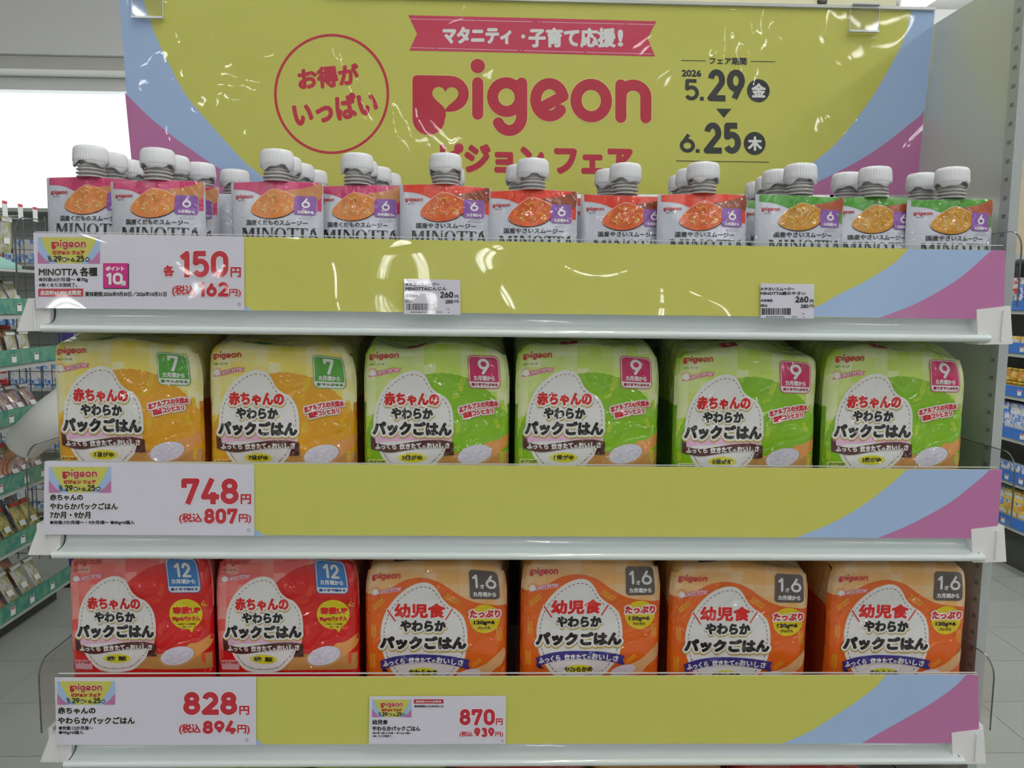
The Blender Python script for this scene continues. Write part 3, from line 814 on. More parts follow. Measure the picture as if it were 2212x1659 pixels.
def lab(A, x0, y0, last):
    A.text('＊やさいスムージー', x0+3, y0+8.5, x0+76, y0+16, BLK, bold=.35, res=2); A.text('MINOTTA'+last, x0+3, y0+17.5, x0+(92 if last == 'にんじん' else 100), y0+25.5, BLK, bold=.35, res=2)
    A.digits('260', x0+77.5, y0+28, x0+106, y0+41.5, 2.9, BLK, 3); A.text('円', x0+109, y0+35, x0+117, y0+42, BLK, bold=.3, res=2)
    A.text('本体価格', x0+3, y0+34, x0+29, y0+40, BLK, bold=.2, res=1); A.text('(税込', x0+2, y0+45, x0+18, y0+52, BLK, bold=.2, res=1)
    A.digits('280', x0+89, y0+45.5, x0+106, y0+53.5, 1.7, BLK, 3); A.text('円)', x0+109, y0+46, x0+119, y0+53, BLK, bold=.2, res=1)
    x = x0+5
    while x < x0+66:
        w = RB.choice((.9, 1.2, 2.0, 2.6)); A.rect(x, y0+53.5, x+w, y0+68, BLK, 2); x += w+RB.choice((.8, 1.1, 1.7))
    A.text('4902508276474', x0+14, y0+70.5, x0+54, y0+74, BLK, bold=.1, res=1); A.text('9912', x0+70, y0+70.5, x0+82, y0+74, BLK, bold=.1, res=1); A.text('12', x0+92, y0+64, x0+98, y0+67, BLK, bold=.1, res=1); A.text('6', x0+95, y0+71, x0+98, y0+74.5, BLK, bold=.1, res=1)
card('price_label', 'small white 260 yen barcode label under the orange pouches', [(873, 602), (994.5, 604.5), (994.5, 680), (873, 678.5)], (-.11, 0, lipz[0]+.02), -.0022, lambda A: lab(A, 873, 602, 'にんじん'), group='barcode labels on the top strip')
card('price_label', 'small white 260 yen barcode label under the green pouches', [(1643, 612), (1759, 614), (1758, 688), (1643, 686.5)], (.25, 0, lipz[0]+.02), -.0022, lambda A: lab(A, 1640, 612, '緑のやさい'), group='barcode labels on the top strip')
#@@ PART3
# ------------------------------------------------------------------ bags of rice packs
KS = .4557e-3            # metres per photograph pixel on the pack fronts
PW, PH, PD = .1425, .185, .100
def ramp(v): return np.clip(v, 0, 1)
class Bag:
    """a soft plastic bag: front sheet folding over into a sloping top"""
    def __init__(s, seed, w=PW, h=PH, d=PD, arch=.003, cut=.005):
        g = np.random.default_rng(seed); s.w, s.h, s.d = w, h, d
        s.k = [(g.uniform(40, 110)*math.cos(a), g.uniform(40, 110)*math.sin(a), g.uniform(0, 6.3), g.uniform(.4, 1)) for a in g.uniform(0, math.pi, 6)]
        s.cr = [(g.uniform(-.5, .5)*w, g.uniform(.1, 1.25)*h, g.uniform(0, 3.14), g.uniform(.5, 1.0)) for _ in range(9)]
        s.a1, s.a2 = g.uniform(-.6, .6)*arch, g.uniform(.4, 1)*arch
        s.c1, s.c2 = g.uniform(.5, 1.3)*cut, g.uniform(.4, 1.2)*cut
        s.amp = .00055; s.r = .007; s.A = R(80)
    def surf(s, x, t, off=0.0):
        x = np.asarray(x, float); t = np.asarray(t, float)
        w, h, r = s.w, s.h, s.r
        x = np.clip(x, -w/2, w/2)
        u = x/(w/2)
        # the upper corners pull in, the upper edge waves a little
        tt = ramp((t-.80*h)/(.20*h))
        xs = x-np.where(u > 0, s.c1, s.c2)*u*tt**2
        dz = (s.a1*u+s.a2*np.cos(u*2.2)-s.a2*.4)*ramp((t-.7*h)/(.3*h))
        a = np.clip((t-(h-r))/r, 0, s.A)
        z = np.where(t < h-r, t, h-r+r*np.sin(a)); y = np.where(t < h-r, 0, r*(1-np.cos(a)))
        ex = np.maximum(0, t-(h-r)-r*s.A); y = y+ex*math.sin(s.A); z = z+ex*math.cos(s.A)
        ny, nz = -np.cos(a), np.sin(a)
        rx = .009; c = ramp((np.abs(x)-(w/2-rx))/rx); inw = rx*(1-np.sqrt(np.maximum(0, 1-c**2*.97)))
        n = np.zeros_like(x)
        for kx, kz, p, am in s.k: n = n+am*np.sin(kx*x+kz*t+p)
        crease = np.zeros_like(x)
        for cx, cz, an, am in s.cr:
            q = (x-cx)*math.cos(an)+(t-cz)*math.sin(an); l = -(x-cx)*math.sin(an)+(t-cz)*math.cos(an)
            crease = crease+am*np.exp(-(q/.0055)**2-(l/.035)**2)
        top = ramp((t-.86*h)/(.12*h))
        d = s.amp*(n*(1+1.5*top)+.7*crease*(1+3.0*top))-inw+.0015*(1-u**2)*ramp(t/(.3*h))+off
        return np.stack([xs, y+ny*d, z+dz+nz*d], -1)
    def body(s, mt, parent, name='bag'):
        nx, nf = 34, 46
        L = s.h-s.r+s.r*s.A+(s.d-.012)/math.sin(s.A)
        T = np.concatenate([np.linspace(0, s.h-s.r-.002, nf), np.linspace(s.h-s.r, s.h-s.r+s.r*s.A, 7), np.linspace(s.h-s.r+s.r*s.A+.003, L, 14)])
        U = np.sin(np.linspace(-math.pi/2, math.pi/2, nx+1))*.35+np.linspace(-1, 1, nx+1)*.65
        X, TT = np.meshgrid(U*s.w/2, T); P = s.surf(X.ravel(), TT.ravel()); m = nx+1
        b = MB(); f = [(j*m+i, j*m+i+1, (j+1)*m+i+1, (j+1)*m+i) for j in range(len(T)-1) for i in range(nx)]
        b.add(P, f, mt, True)
        G = P.reshape(len(T), m, 3); ztop = G[-1, :, 2]
        g = np.random.default_rng(int(abs(s.k[0][2])*1000))
        for side in (0, m-1):
            sg = -1 if side == 0 else 1
            line = G[:, side]; K = 7; J = 14
            # boundary front points up to fold, then the top line
            nfold = nf+3
            fr = line[:nfold]; tp = line[nfold-1:]
            yb = np.linspace(fr[-1, 1], tp[-1, 1], K+1); zt = np.interp(yb, tp[:, 1], tp[:, 2]); xt = np.interp(yb, tp[:, 1], tp[:, 0])
            vs = []
            for j in range(J+1):
                q = j/J; zf = q*fr[-1, 2]; xf = np.interp(zf, fr[:, 2], fr[:, 0]); yf = np.interp(zf, fr[:, 2], fr[:, 1])
                for k in range(K+1):
                    c = k/K; pinch = .006*math.sin(math.pi*c)*math.sin(math.pi*min(1, q*1.1))*(.6+.4*math.sin(9*q+sg*2))-.0012*g.uniform(-1, 1)*(0 < k < K)*(j < J)
                    x = xf*(1-q)+ (xf*(1-c)+xt[k]*c)*q
                    vs.append((x-sg*pinch if q < 1 else xt[k], yf*(1-c)+yb[k]*c if q < 1 else yb[k], q*zt[k] if k else zf))
            b.add(vs, [(j*(K+1)+k, j*(K+1)+k+1, (j+1)*(K+1)+k+1, (j+1)*(K+1)+k) for j in range(J) for k in range(K)], mt, True)
        bk = G[-1]; n = m
        b.add([tuple(p) for p in bk]+[(p[0], p[1]+.004, 0) for p in bk], [(i, i+1, n+i+1, n+i) for i in range(n-1)], mt, True)
        b.add([(-s.w/2, .002, 0), (s.w/2, .002, 0), (s.w/2, s.d-.01, 0), (-s.w/2, s.d-.01, 0)], [(0, 1, 2, 3)], mt)
        return b.build(name, parent)
def bag_mat(key, c1, c2, hill, zt, hazy=.0):
    """checked film: pale and strong squares, plain colour low on the sides"""
    mt = bpy.data.materials.new(key); nt, p = nodes_of(mt); N = nt.nodes; L = nt.links
    tc = N.new('ShaderNodeTexCoord'); sp = N.new('ShaderNodeSeparateXYZ'); L.new(tc.outputs['Object'], sp.inputs[0])
    ad = N.new('ShaderNodeMath'); ad.operation = 'ADD'; L.new(sp.outputs[0], ad.inputs[0]); ad.inputs[1].default_value = 1.003
    ay = N.new('ShaderNodeMath'); ay.operation = 'ADD'; L.new(sp.outputs[2], ay.inputs[0]); L.new(sp.outputs[1], ay.inputs[1])
    cb = N.new('ShaderNodeCombineXYZ'); L.new(ad.outputs[0], cb.inputs[0]); L.new(ay.outputs[0], cb.inputs[1])
    sn = N.new('ShaderNodeVectorMath'); sn.operation = 'SNAP'; L.new(cb.outputs[0], sn.inputs[0]); sn.inputs[1].default_value = (.0118, .0118, 1)
    wn = N.new('ShaderNodeTexWhiteNoise'); wn.noise_dimensions = '2D'; L.new(sn.outputs[0], wn.inputs[0])
    ns = N.new('ShaderNodeTexNoise'); ns.inputs['Scale'].default_value = 18; ns.inputs['Detail'].default_value = 3; L.new(tc.outputs['Object'], ns.inputs[0])
    av = N.new('ShaderNodeMix'); av.inputs[0].default_value = .35; L.new(wn.outputs[0], av.inputs[2]); L.new(ns.outputs[0], av.inputs[3])
    mx = N.new('ShaderNodeMix'); mx.data_type = 'RGBA'; mr = N.new('ShaderNodeMapRange'); mr.inputs[1].default_value = .12; mr.inputs[2].default_value = .88; L.new(av.outputs[0], mr.inputs[0]); L.new(mr.outputs[0], mx.inputs[0]); mx.inputs[6].default_value = (*C(*c1), 1); mx.inputs[7].default_value = (*C(*c2), 1)
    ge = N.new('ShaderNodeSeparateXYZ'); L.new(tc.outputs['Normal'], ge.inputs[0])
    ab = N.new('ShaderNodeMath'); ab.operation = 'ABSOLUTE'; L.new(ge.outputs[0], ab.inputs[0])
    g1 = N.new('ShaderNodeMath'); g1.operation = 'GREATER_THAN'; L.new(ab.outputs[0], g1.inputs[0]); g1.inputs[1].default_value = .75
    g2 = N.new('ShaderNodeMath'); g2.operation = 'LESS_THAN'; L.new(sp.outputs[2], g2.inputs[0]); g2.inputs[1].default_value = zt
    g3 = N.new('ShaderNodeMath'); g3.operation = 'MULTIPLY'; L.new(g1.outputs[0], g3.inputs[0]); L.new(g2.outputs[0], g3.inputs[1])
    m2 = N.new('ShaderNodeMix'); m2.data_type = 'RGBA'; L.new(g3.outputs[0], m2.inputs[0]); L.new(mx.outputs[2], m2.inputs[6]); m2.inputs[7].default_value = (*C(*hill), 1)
    L.new(m2.outputs[2], p.inputs['Base Color'])
    p.inputs['Roughness'].default_value = .35; p.inputs['Coat Weight'].default_value = .7; p.inputs['Coat Roughness'].default_value = .06
    film_bump(nt, p, tc, FILM, True)
    return mt
GR = .0034/KS
def dashes(A, pts, cx, cy, k, rgb, rgb2, w, on, off, layer):
    P = [((x-cx)*k+cx, (y-cy)*k+cy) for x, y in pts]
    acc = 0; cur = [P[0]]; drawing = True; i = 0; alt = 0
    for p, q in zip(P[:-1], P[1:]):
        d = math.hypot(q[0]-p[0], q[1]-p[1]); pos = 0
        while pos < d:
            lim = (on if drawing else off)-acc
            stp = min(lim, d-pos); pos += stp; acc += stp
            pt = (p[0]+(q[0]-p[0])*pos/d, p[1]+(q[1]-p[1])*pos/d)
            if drawing: cur.append(pt)
            if acc >= (on if drawing else off)-1e-9:
                if drawing: A.stroke(cur, w, rgb if alt % 2 == 0 else rgb2, layer, caps=False); alt += 1
                drawing = not drawing; acc = 0; cur = [pt]
def wheat(A, x, y, sc, rgb, rot, layer, g):
    sc *= 1.15; c, s_ = math.cos(R(rot)), math.sin(R(rot))
    f = lambda a, b: (x+(a*c-b*s_)*sc, y+(a*s_+b*c)*sc)
    A.stroke([f(*p) for p in smooth([(0, 60), (6, 25), (-2, -10), (-14, -45)], n=3)], 2.2*sc, rgb, layer)
    for i in range(5):
        for sx in (-1, 1):
            ex, ey = f(-2-3*i+sx*9, 10-17*i)
            A.ell(ex, ey, 7.5*sc, 10.5*sc, rgb, layer, rot=rot+sx*38, n=9)
BR = (66, 34, 26); BRd = (96, 60, 40); BRy = (150, 124, 70); PALE = (206, 208, 212); TAN = (172, 150, 70)
GRAIN = [(1390, 402), (1440, 424), (1476, 470), (1510, 535), (1560, 580), (1620, 612), (1662, 665), (1686, 735), (1694, 830), (1690, 920), (1668, 1010), (1620, 1100), (1560, 1170), (1480, 1235), (1330, 1260), (1190, 1235), (1110, 1150), (1060, 1050), (1034, 950), (1026, 850), (1034, 750), (1060, 650), (1105, 560), (1170, 490), (1250, 430), (1325, 402)]
def common(A, g, pack, k):
    """small emblems shared by all packs; coordinates of the first green pack at 3.95x"""
    A.text('ベビーフード', 982, 324, 1112, 347, (70, 128, 60), bold=.8, res=1)
    for q in range(9):
        a_ = R(-150+q*19); A.stroke([(1014+34*math.cos(a_), 412+34*math.sin(a_)), (1014+48*math.cos(a_), 412+48*math.sin(a_))], 4, (200, 60, 80), 3, caps=False)
    A.poly([(985, 440), (1000, 405), (1195, 372), (1262, 374), (1232, 392), (1250, 408), (1190, 412), (1060, 436), (990, 447)], (214, 160, 172), 2)
    A.stroke([(985, 440), (1040, 402), (1198, 368), (1205, 398), (1050, 436), (985, 440)], 3.5, (190, 50, 84), 3, closed=True)
    A.poly([(1045, 407), (1194, 374), (1200, 394), (1052, 430)], (222, 204, 208), 3)
    A.text('おコメのめぐみ', 1050, 388, 1194, 416, (180, 40, 70), bold=1.0, layer=4, rot=-12, res=1)
    A.stroke([(1205, 374), (1258, 376), (1232, 390), (1250, 404), (1196, 406)], 3, (190, 50, 84), 4)
    A.ell(1016, 414, 26, 25, (218, 214, 222), 4, n=16)
def grain(A, pts, top, mid, L, outc, sx=1, dash=True, c=(1360, 830)):
    A.poly([((x-c[0])*1.012+c[0], (y-c[1])*1.012+c[1]) for x, y in pts], outc, L, grid=GR*3.95)
    A.poly(pts, PALE, L+1, grid=GR*3.95)
    if dash: dashes(A, pts[-14*4:]+pts[:18*4], c[0], c[1], .93, BRd, BRy, 5.5, 22, 17, L+2)
def art_baby(key):
    """packs for 7 and 9 months (yellow / green) and 12 months (red); coordinates at 3.95x of the third pack on the shelf"""
    A = Art(); g = random.Random(5)
    hill = {'7': (212, 146, 14), '9': (118, 168, 20), '12': (186, 30, 32)}[key]
    deco = {'7': (222, 172, 34), '9': (166, 190, 50), '12': (206, 64, 44)}[key]
    if key != '12':
        el = [(1590+652*math.cos(a_)+5*math.sin(a_*90), 1110+695*math.sin(a_)+5*math.cos(a_*90)) for a_ in np.linspace(0, 2*math.pi, 150)[:-1]]
        el = [(min(2175, max(940, x)), min(1620, y)) for x, y in el]
        A.poly(el, hill, 0, grid=GR*3.95)
    else:
        cur = smooth([(940, 1240), (985, 1100), (1030, 960), (1120, 820), (1300, 640), (1450, 470), (1560, 380), (1700, 300), (1900, 250), (2175, 205)], n=5)
        A.poly(cur+[(2175, 1620), (940, 1620)], hill, 0, grid=GR*3.95)
    for x, y, r_, sc in ((1760, 540, 25, 1.1), (2080, 860, -15, .9), (1740, 900, 20, .9), (1700, 620, 80, .7), (2110, 1150, 10, 1.0), (985, 1120, 10, .8), (2120, 700, 0, .8)):
        wheat(A, x, y, sc, deco, r_, 1, g)
    # serving board and spoon of rice
    A.poly([(1500, 1090), (2168, 1085), (2168, 1230), (1500, 1230)], (176, 128, 72), 1, grid=GR*3.95)
    A.poly(smooth([(1970, 1010), (2060, 985), (2168, 925), (2168, 1010), (2100, 1075), (1990, 1150), (1900, 1190)], closed=True, n=4), (206, 140, 76), 2, grid=GR*3.95)
    A.ell(1885, 1115, 162, 92, (184, 140, 92), 3, rot=-14, grid=GR*3.95); A.ell(1880, 1105, 146, 80, (188, 186, 204), 4, rot=-14, grid=GR*3.95)
    for q in range(46):
        a_ = g.uniform(0, 6.3); rr = math.sqrt(g.random()); A.ell(1880+130*rr*math.cos(a_), 1105+66*rr*math.sin(a_)-6*math.cos(a_), 13, 6.5, g.choice([(206, 206, 218), (176, 176, 196), (196, 194, 210)]), 5, rot=g.uniform(-60, 60), n=8)
    pts = smooth(GRAIN, closed=True, n=4)
    grain(A, pts, 0, 0, 2, (214, 214, 190))
    A.poly([(1030, 925), (1690, 925), (1672, 1000), (1600, 990), (1360, 985), (1130, 1000), (1052, 1010)], (206, 160, 190), 4.5)
    A.text('赤ちゃんの', 1112, 575, 1580, 690, (184, 20, 22), bold=6.5, out=[(15, (222, 222, 224))], shadow=((2, 12), TAN), layer=7)
    A.text('やわらか', 1172, 706, 1528, 806, BLK, bold=6.5, out=[(14, (222, 222, 224))], shadow=((2, 11), TAN), layer=7)
    A.text('パックごはん', 1014, 822, 1686, 948, (34, 26, 20), bold=9, out=[(17, (222, 214, 222))], shadow=((2, 13), TAN), layer=9)
    ban = smooth([(1034, 1010), (1150, 1030), (1300, 1008), (1450, 985), (1600, 980), (1696, 1000)], n=4)+smooth([(1700, 1060), (1600, 1042), (1450, 1048), (1300, 1070), (1150, 1092), (1010, 1062)], n=4)
    A.poly([(998, 950), (1036, 962), (1040, 1030), (1010, 1064), (1000, 1058)], BR, 8); A.poly([(1640, 1040), (1700, 1000), (1702, 1108), (1614, 1112)], BR, 8)
    A.poly(ban, (74, 38, 30), 10, grid=GR*3.95)
    A.text('ふっくら', 1034, 1018, 1218, 1066, WHT, bold=2.6, layer=12, rot=1, wave=-3); A.text('炊きたて', 1242, 1008, 1428, 1062, WHT, bold=2.6, layer=12, rot=-4); A.text('の', 1436, 1026, 1464, 1050, WHT, bold=1.5, layer=12); A.text('おいしさ', 1472, 1002, 1668, 1052, WHT, bold=2.6, layer=12, rot=-1)
    A.ell(1350, 1136, 124, 44, (206, 204, 120), 4, grid=GR*3.95); A.ell(1350, 1136, 108, 37, (206, 196, 40), 5, grid=GR*3.95)
    A.text({'7': '7倍がゆ', '9': '5倍がゆ', '12': '軟 飯'}[key], 1264, 1112, 1436, 1156, BLK, bold=2, layer=7)
    A.poly(rrect(974, 1152, 1132, 1240, 12), (196, 200, 120) if key == '9' else ((214, 190, 80) if key == '7' else (214, 150, 156)), 3); A.text('必ず加熱', 984, 1160, 1122, 1188, (90, 120, 40) if key == '9' else (170, 60, 50), bold=1, layer=5, res=1)
    common(A, g, 0, 1)
    A.logo(980, 233, 1230, 300, (176, 44, 36), 4)
    # badge
    bc, bt = {'7': ((70, 140, 44), (60, 110, 40)), '9': ((178, 24, 84), (150, 20, 60)), '12': ((50, 110, 176), (40, 80, 150))}[key]
    if key == '12': X0, Y0_, X1_, Y1_ = 1822, 232, 2098, 535
    else: X0, Y0_, X1_, Y1_ = 1824, 260, 2092, 540
    A.poly(rrect(X0, Y0_, X1_, Y1_, 40), bc, 4, grid=GR*3.95); A.poly(rrect(X0+6, Y0_+6, X1_-6, Y1_-6, 36), (208, 204, 212), 5, grid=GR*3.95); A.poly(rrect(X0+12, Y0_+12, X1_-12, Y1_-12, 32), bc, 6, grid=GR*3.95)
    A.poly([(X0+12, Y1_-58), (X1_-12, Y1_-58), (X1_-12, Y1_-40), (X1_-20, Y1_-20), (X1_-40, Y1_-12), (X0+40, Y1_-12), (X0+20, Y1_-20), (X0+12, Y1_-40)], (208, 204, 212), 7)
    A.text({'7': '舌でつぶせる', '9': '歯ぐきでつぶせる', '12': '歯ぐきで噛める'}[key], X0+24, Y1_-48, X1_-22, Y1_-21, bt, bold=1.8, layer=9, res=1)
    if key == '12': A.digits('12', X0+72, Y0_+30, X0+212, Y0_+160, 22, (222, 222, 226), 8, round_=True, gap=.5); A.text('カ月頃から', X0+36, Y0_+176, X1_-40, Y0_+220, (214, 214, 220), bold=2.2, layer=8)
    else: A.digits(key, X0+(84 if key == '9' else 92), Y0_+24, X0+(184 if key == '9' else 186), Y0_+160, 24, (214, 212, 220), 8, round_=True); A.text('カ月頃から', X0+42, Y0_+170, X0+222, Y0_+214, (214, 212, 220), bold=2.2, layer=8)
    if key != '12':
        O2 = (226, 214, 218)
        A.text('北アルプスの天然水', 1736, 664, 2080, 716, (178, 22, 44), bold=3.2, out=[(10, O2)], shadow=((2, 6), (150, 120, 60)), layer=6, rot=-10, bend=14)
        A.stroke(smooth([(1752, 768), (1860, 728), (1960, 706), (2076, 700)], n=4), 14, O2, 5); A.stroke(smooth([(1752, 768), (1860, 728), (1960, 706), (2076, 700)], n=4), 4, (178, 22, 44), 6)
        A.text('国産コシヒカリ', 1778, 722, 2038, 774, (178, 22, 44), bold=3.2, out=[(10, O2)], shadow=((2, 6), (150, 120, 60)), layer=6, rot=-10, bend=6)
    else:
        A.ell(1962, 730, 142, 138, (206, 186, 24), 4, grid=GR*3.95); A.poly([(1975, 860), (2030, 850), (2010, 900)], (206, 186, 24), 4)
        A.text('容量UP', 1850, 660, 2088, 730, (190, 24, 24), bold=5.5, out=[(6, (222, 204, 60))], layer=6); A.text('90g×6パック入', 1842, 748, 2084, 800, (170, 30, 24), bold=3.2, layer=6)
        A.text('※当社7・9ヵ月頃比', 1890, 812, 2044, 830, (120, 90, 20), bold=1, layer=6, res=1); A.text('約1.1倍', 1930, 838, 2010, 856, (120, 90, 20), bold=1, layer=6, res=1)
        for q in range(3): A.stroke([(2094+q*12, 650-8*q+10*q), (2118+q*12, 612+24*q)], 7, (206, 186, 24), 5)
    # second mark that runs over the top fold
    tc_ = (190, 40, 70) if key == '9' else ((70, 140, 44) if key == '7' else (50, 110, 176))
    A.poly(rrect(1300, 108, 1455, 185, 14), tc_, 3, grid=GR*3.95); A.digits('6', 1360, 130, 1400, 172, 9, (214, 212, 220), 5, round_=True)
    sheared(lambda B: B.logo(1880, 140, 2100, 196, (176, 60, 46), 4), 1990, 0) if False else None
    return A
def art_toddler():
    """orange pack; coordinates at 3.196x of the third pack on the bottom row"""
    A = Art(); g = random.Random(8)
    G = GR*3.196
    org, deco = (214, 92, 20), (224, 134, 44)
    cur = smooth([(758, 448), (850, 448), (930, 415), (1020, 362), (1110, 342), (1190, 345), (1290, 378), (1400, 452), (1500, 502), (1620, 524), (1735, 532)], n=5)
    A.poly(cur+[(1735, 1400), (758, 1400)], org, 0, grid=G)
    for x, y, r_, sc in ((840, 540, 60, 1.0), (830, 740, 10, .9), (1395, 500, -50, 1.1), (1700, 770, 0, 1.0), (820, 960, 10, 1.0), (1520, 960, 60, .8), (1440, 640, 20, .5), (1000, 470, 80, .6)): wheat(A, x, y, sc, deco, r_, 1, g)
    A.poly(smooth([(1440, 1020), (1520, 985), (1600, 950), (1680, 880), (1728, 840), (1728, 930), (1650, 1000), (1590, 1060), (1440, 1060)], closed=True, n=3), (206, 160, 112), 2, grid=G)
    A.ell(1480, 1030, 90, 40, (196, 190, 200), 3, rot=-16)
    pts = [(1190, 378), (1235, 398), (1270, 440), (1300, 490), (1345, 535), (1400, 570), (1440, 620), (1462, 690), (1468, 770), (1462, 850), (1440, 930), (1395, 1000), (1330, 1060), (1150, 1090), (1010, 1060), (950, 1000), (905, 920), (885, 850), (876, 760), (880, 690), (900, 610), (935, 540), (990, 470), (1060, 412), (1130, 382)]
    pts = smooth(pts, closed=True, n=4); c = (1175, 740)
    A.poly([((x-c[0])*1.014+c[0], (y-c[1])*1.014+c[1]) for x, y in pts], (222, 196, 180), 2, grid=G); A.poly(pts, PALE, 3, grid=G)
    dashes(A, pts[-13*4:]+pts[:18*4], c[0], c[1], .93, (150, 60, 50), BLK, 4.4, 18, 13, 4)
    A.text('幼児食', 968, 514, 1318, 618, (190, 26, 22), bold=6, out=[(10, (222, 214, 216))], layer=7)
    for p in ([(922, 562), (974, 640)], [(1366, 556), (1322, 628)]): A.stroke(p, 9, (190, 26, 22), 7); A.stroke(p, 22, (222, 206, 200), 6)
    A.text('やわらか', 1008, 632, 1324, 716, BLK, bold=6, out=[(12, (222, 222, 224))], shadow=((2, 9), TAN), layer=7)
    A.text('パックごはん', 866, 746, 1466, 846, (34, 26, 20), bold=8, out=[(14, (222, 214, 222))], shadow=((2, 11), TAN), layer=9)
    ban = smooth([(868, 932), (960, 900), (1080, 882), (1200, 880), (1330, 888), (1430, 905), (1490, 918)], n=4)+smooth([(1474, 950), (1486, 985), (1400, 962), (1260, 940), (1120, 938), (980, 958), (880, 990), (878, 960)], n=3)
    A.poly(ban, (52, 48, 116), 10, grid=G); A.poly([(872, 940), (900, 985), (930, 1010), (885, 1006)], (30, 26, 60), 8)
    A.text('ふっくら', 886, 918, 1040, 962, WHT, bold=2.3, layer=12, rot=-9); A.text('炊きたて', 1066, 900, 1222, 944, WHT, bold=2.3, layer=12, rot=-2); A.text('の', 1226, 914, 1250, 936, WHT, bold=1.4, layer=12, rot=2); A.text('おいしさ', 1256, 906, 1446, 950, WHT, bold=2.3, layer=12, rot=7)
    A.ell(1168, 1010, 96, 32, (206, 200, 60), 5, grid=G); A.text('やわらかめ', 1066, 992, 1266, 1030, BLK, bold=1.8, layer=7)
    # emblems, moved to this pack's frame
    B = Art(); common(B, g, 0, 1)
    for (l, cc, v, t) in B.items[0:]:
        v = v.copy(); px = 550+v[:, 0]/3.95; py = 700+v[:, 1]/3.95
        px = (px-798)*.98+803; py = (py-759)*.98+1231
        v[:, 0] = (px-550)*3.196; v[:, 1] = (py-1140)*3.196
        if cc == (70, 128, 60): continue
        A.items.append((l, cc, v, t))
    A.logo(806, 292, 1006, 350, (186, 50, 60), 4)
    A.poly(rrect(1486, 276, 1692, 484, 26), (84, 76, 74), 4, grid=G)
    A.digits('1', 1508, 302, 1548, 404, 17, (206, 202, 206), 6, round_=True); A.text('才', 1556, 372, 1590, 408, (206, 202, 206), bold=1.5, layer=6); A.digits('6', 1598, 302, 1674, 406, 17, (206, 202, 206), 6, round_=True)
    A.text('カ月頃から', 1508, 430, 1668, 466, (206, 202, 206), bold=2, layer=6)
    A.ell(1590, 628, 106, 104, (204, 180, 24), 3, grid=G)
    A.text('たっぷり', 1484, 562, 1698, 622, (190, 30, 36), bold=4, out=[(9, (224, 206, 204))], layer=6); A.text('120g×6', 1514, 640, 1660, 676, BLK, bold=2.4, layer=6); A.text('パック入', 1540, 682, 1632, 706, BLK, bold=1.2, layer=6, res=1)
    A.poly(rrect(940, 150, 1075, 226, 12), (84, 76, 74), 3, grid=G); A.text('9 l', 960, 185, 1050, 216, (206, 202, 206), bold=2, layer=5)
    return A
SPEC = {
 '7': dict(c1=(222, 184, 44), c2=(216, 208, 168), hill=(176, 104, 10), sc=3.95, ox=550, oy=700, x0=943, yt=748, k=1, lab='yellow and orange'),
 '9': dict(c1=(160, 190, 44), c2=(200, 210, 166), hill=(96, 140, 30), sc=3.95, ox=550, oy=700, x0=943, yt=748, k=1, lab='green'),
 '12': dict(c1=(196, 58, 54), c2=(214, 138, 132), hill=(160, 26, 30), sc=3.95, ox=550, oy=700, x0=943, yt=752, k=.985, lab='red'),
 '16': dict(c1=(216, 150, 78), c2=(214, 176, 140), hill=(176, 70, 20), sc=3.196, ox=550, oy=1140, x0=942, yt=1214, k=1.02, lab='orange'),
}
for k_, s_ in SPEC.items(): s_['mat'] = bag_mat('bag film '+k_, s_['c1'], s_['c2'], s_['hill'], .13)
CG = .0036/KS
ARTS = {'7': art_baby('7').conform(CG*3.95), '9': art_baby('9').conform(CG*3.95), '12': art_baby('12').conform(CG*3.95), '16': art_toddler().conform(CG*3.196)}
def rice_pack(kind, loc, rz, seed, label, group, w=PW, h=PH, art=True, d=PD):
    sp = SPEC[kind]; t = thing('rice_pack', label, 'rice pack', loc, rz, group)
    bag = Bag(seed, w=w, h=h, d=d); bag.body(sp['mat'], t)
    if art:
        def fn(x, y, layer):
            px = sp['ox']+x/sp['sc']; py = sp['oy']+y/sp['sc']
            X = (px-sp['x0'])*KS*sp['k']*w/PW; T = h-(py-sp['yt'])*KS*sp['k']
            return bag.surf(X, np.maximum(T, .001), .0003+.00012*layer)
        o = ARTS[kind].build('print', fn, 'film', t)
    return t
DECK = [z-.0073 for z in lipz]
row2 = [('7', 276, 440, 'yellow rice pack with green 7 badge, leftmost on the middle shelf', -1.5, 739), ('7', 610, 768, 'yellow rice pack with green 7 badge, second from left on the middle shelf', 0, 747),
        ('9', 943, 1098, 'green rice pack with magenta 9 badge, third from left on the middle shelf', 0, 748), ('9', 1270, 1420, 'green rice pack with magenta 9 badge, fourth from left on the middle shelf', 1.5, 748),
        ('9', 1612, 1768, 'green rice pack with magenta 9 badge, fifth from left on the middle shelf', 1, 758), ('9', 1934, 2090, 'green rice pack with magenta 9 badge, rightmost on the middle shelf', .5, 756)]
row3 = [('12', 303, 0, 'red rice pack with blue 12 badge, leftmost on the bottom shelf', -1, 1196), ('12', 620, 0, 'red rice pack with blue 12 badge, second on the bottom shelf', 0, 1198),
        ('16', 942, 0, 'orange rice pack with grey badge next to the red packs', 0, 1214), ('16', 1277, 0, 'orange rice pack with grey badge, second of four on the bottom shelf', 1.5, 1206),
        ('16', 1597, 0, 'orange rice pack with grey badge, third of four on the bottom shelf', 0, 1222), ('16', 1938, 0, 'orange rice pack with grey badge, rightmost on the bottom shelf', -.5, 1218)]
FY = .034
for i, (k_, px, _, lb, rz, ty) in enumerate(row2):
    p = at(px, 870, FY+.002); ztop = at(px, ty, FY+.004)[2]
    rice_pack(k_, (p[0], FY, DECK[1]), R(rz), 11+i, lb, 'rice packs on the middle shelf', h=ztop-DECK[1])
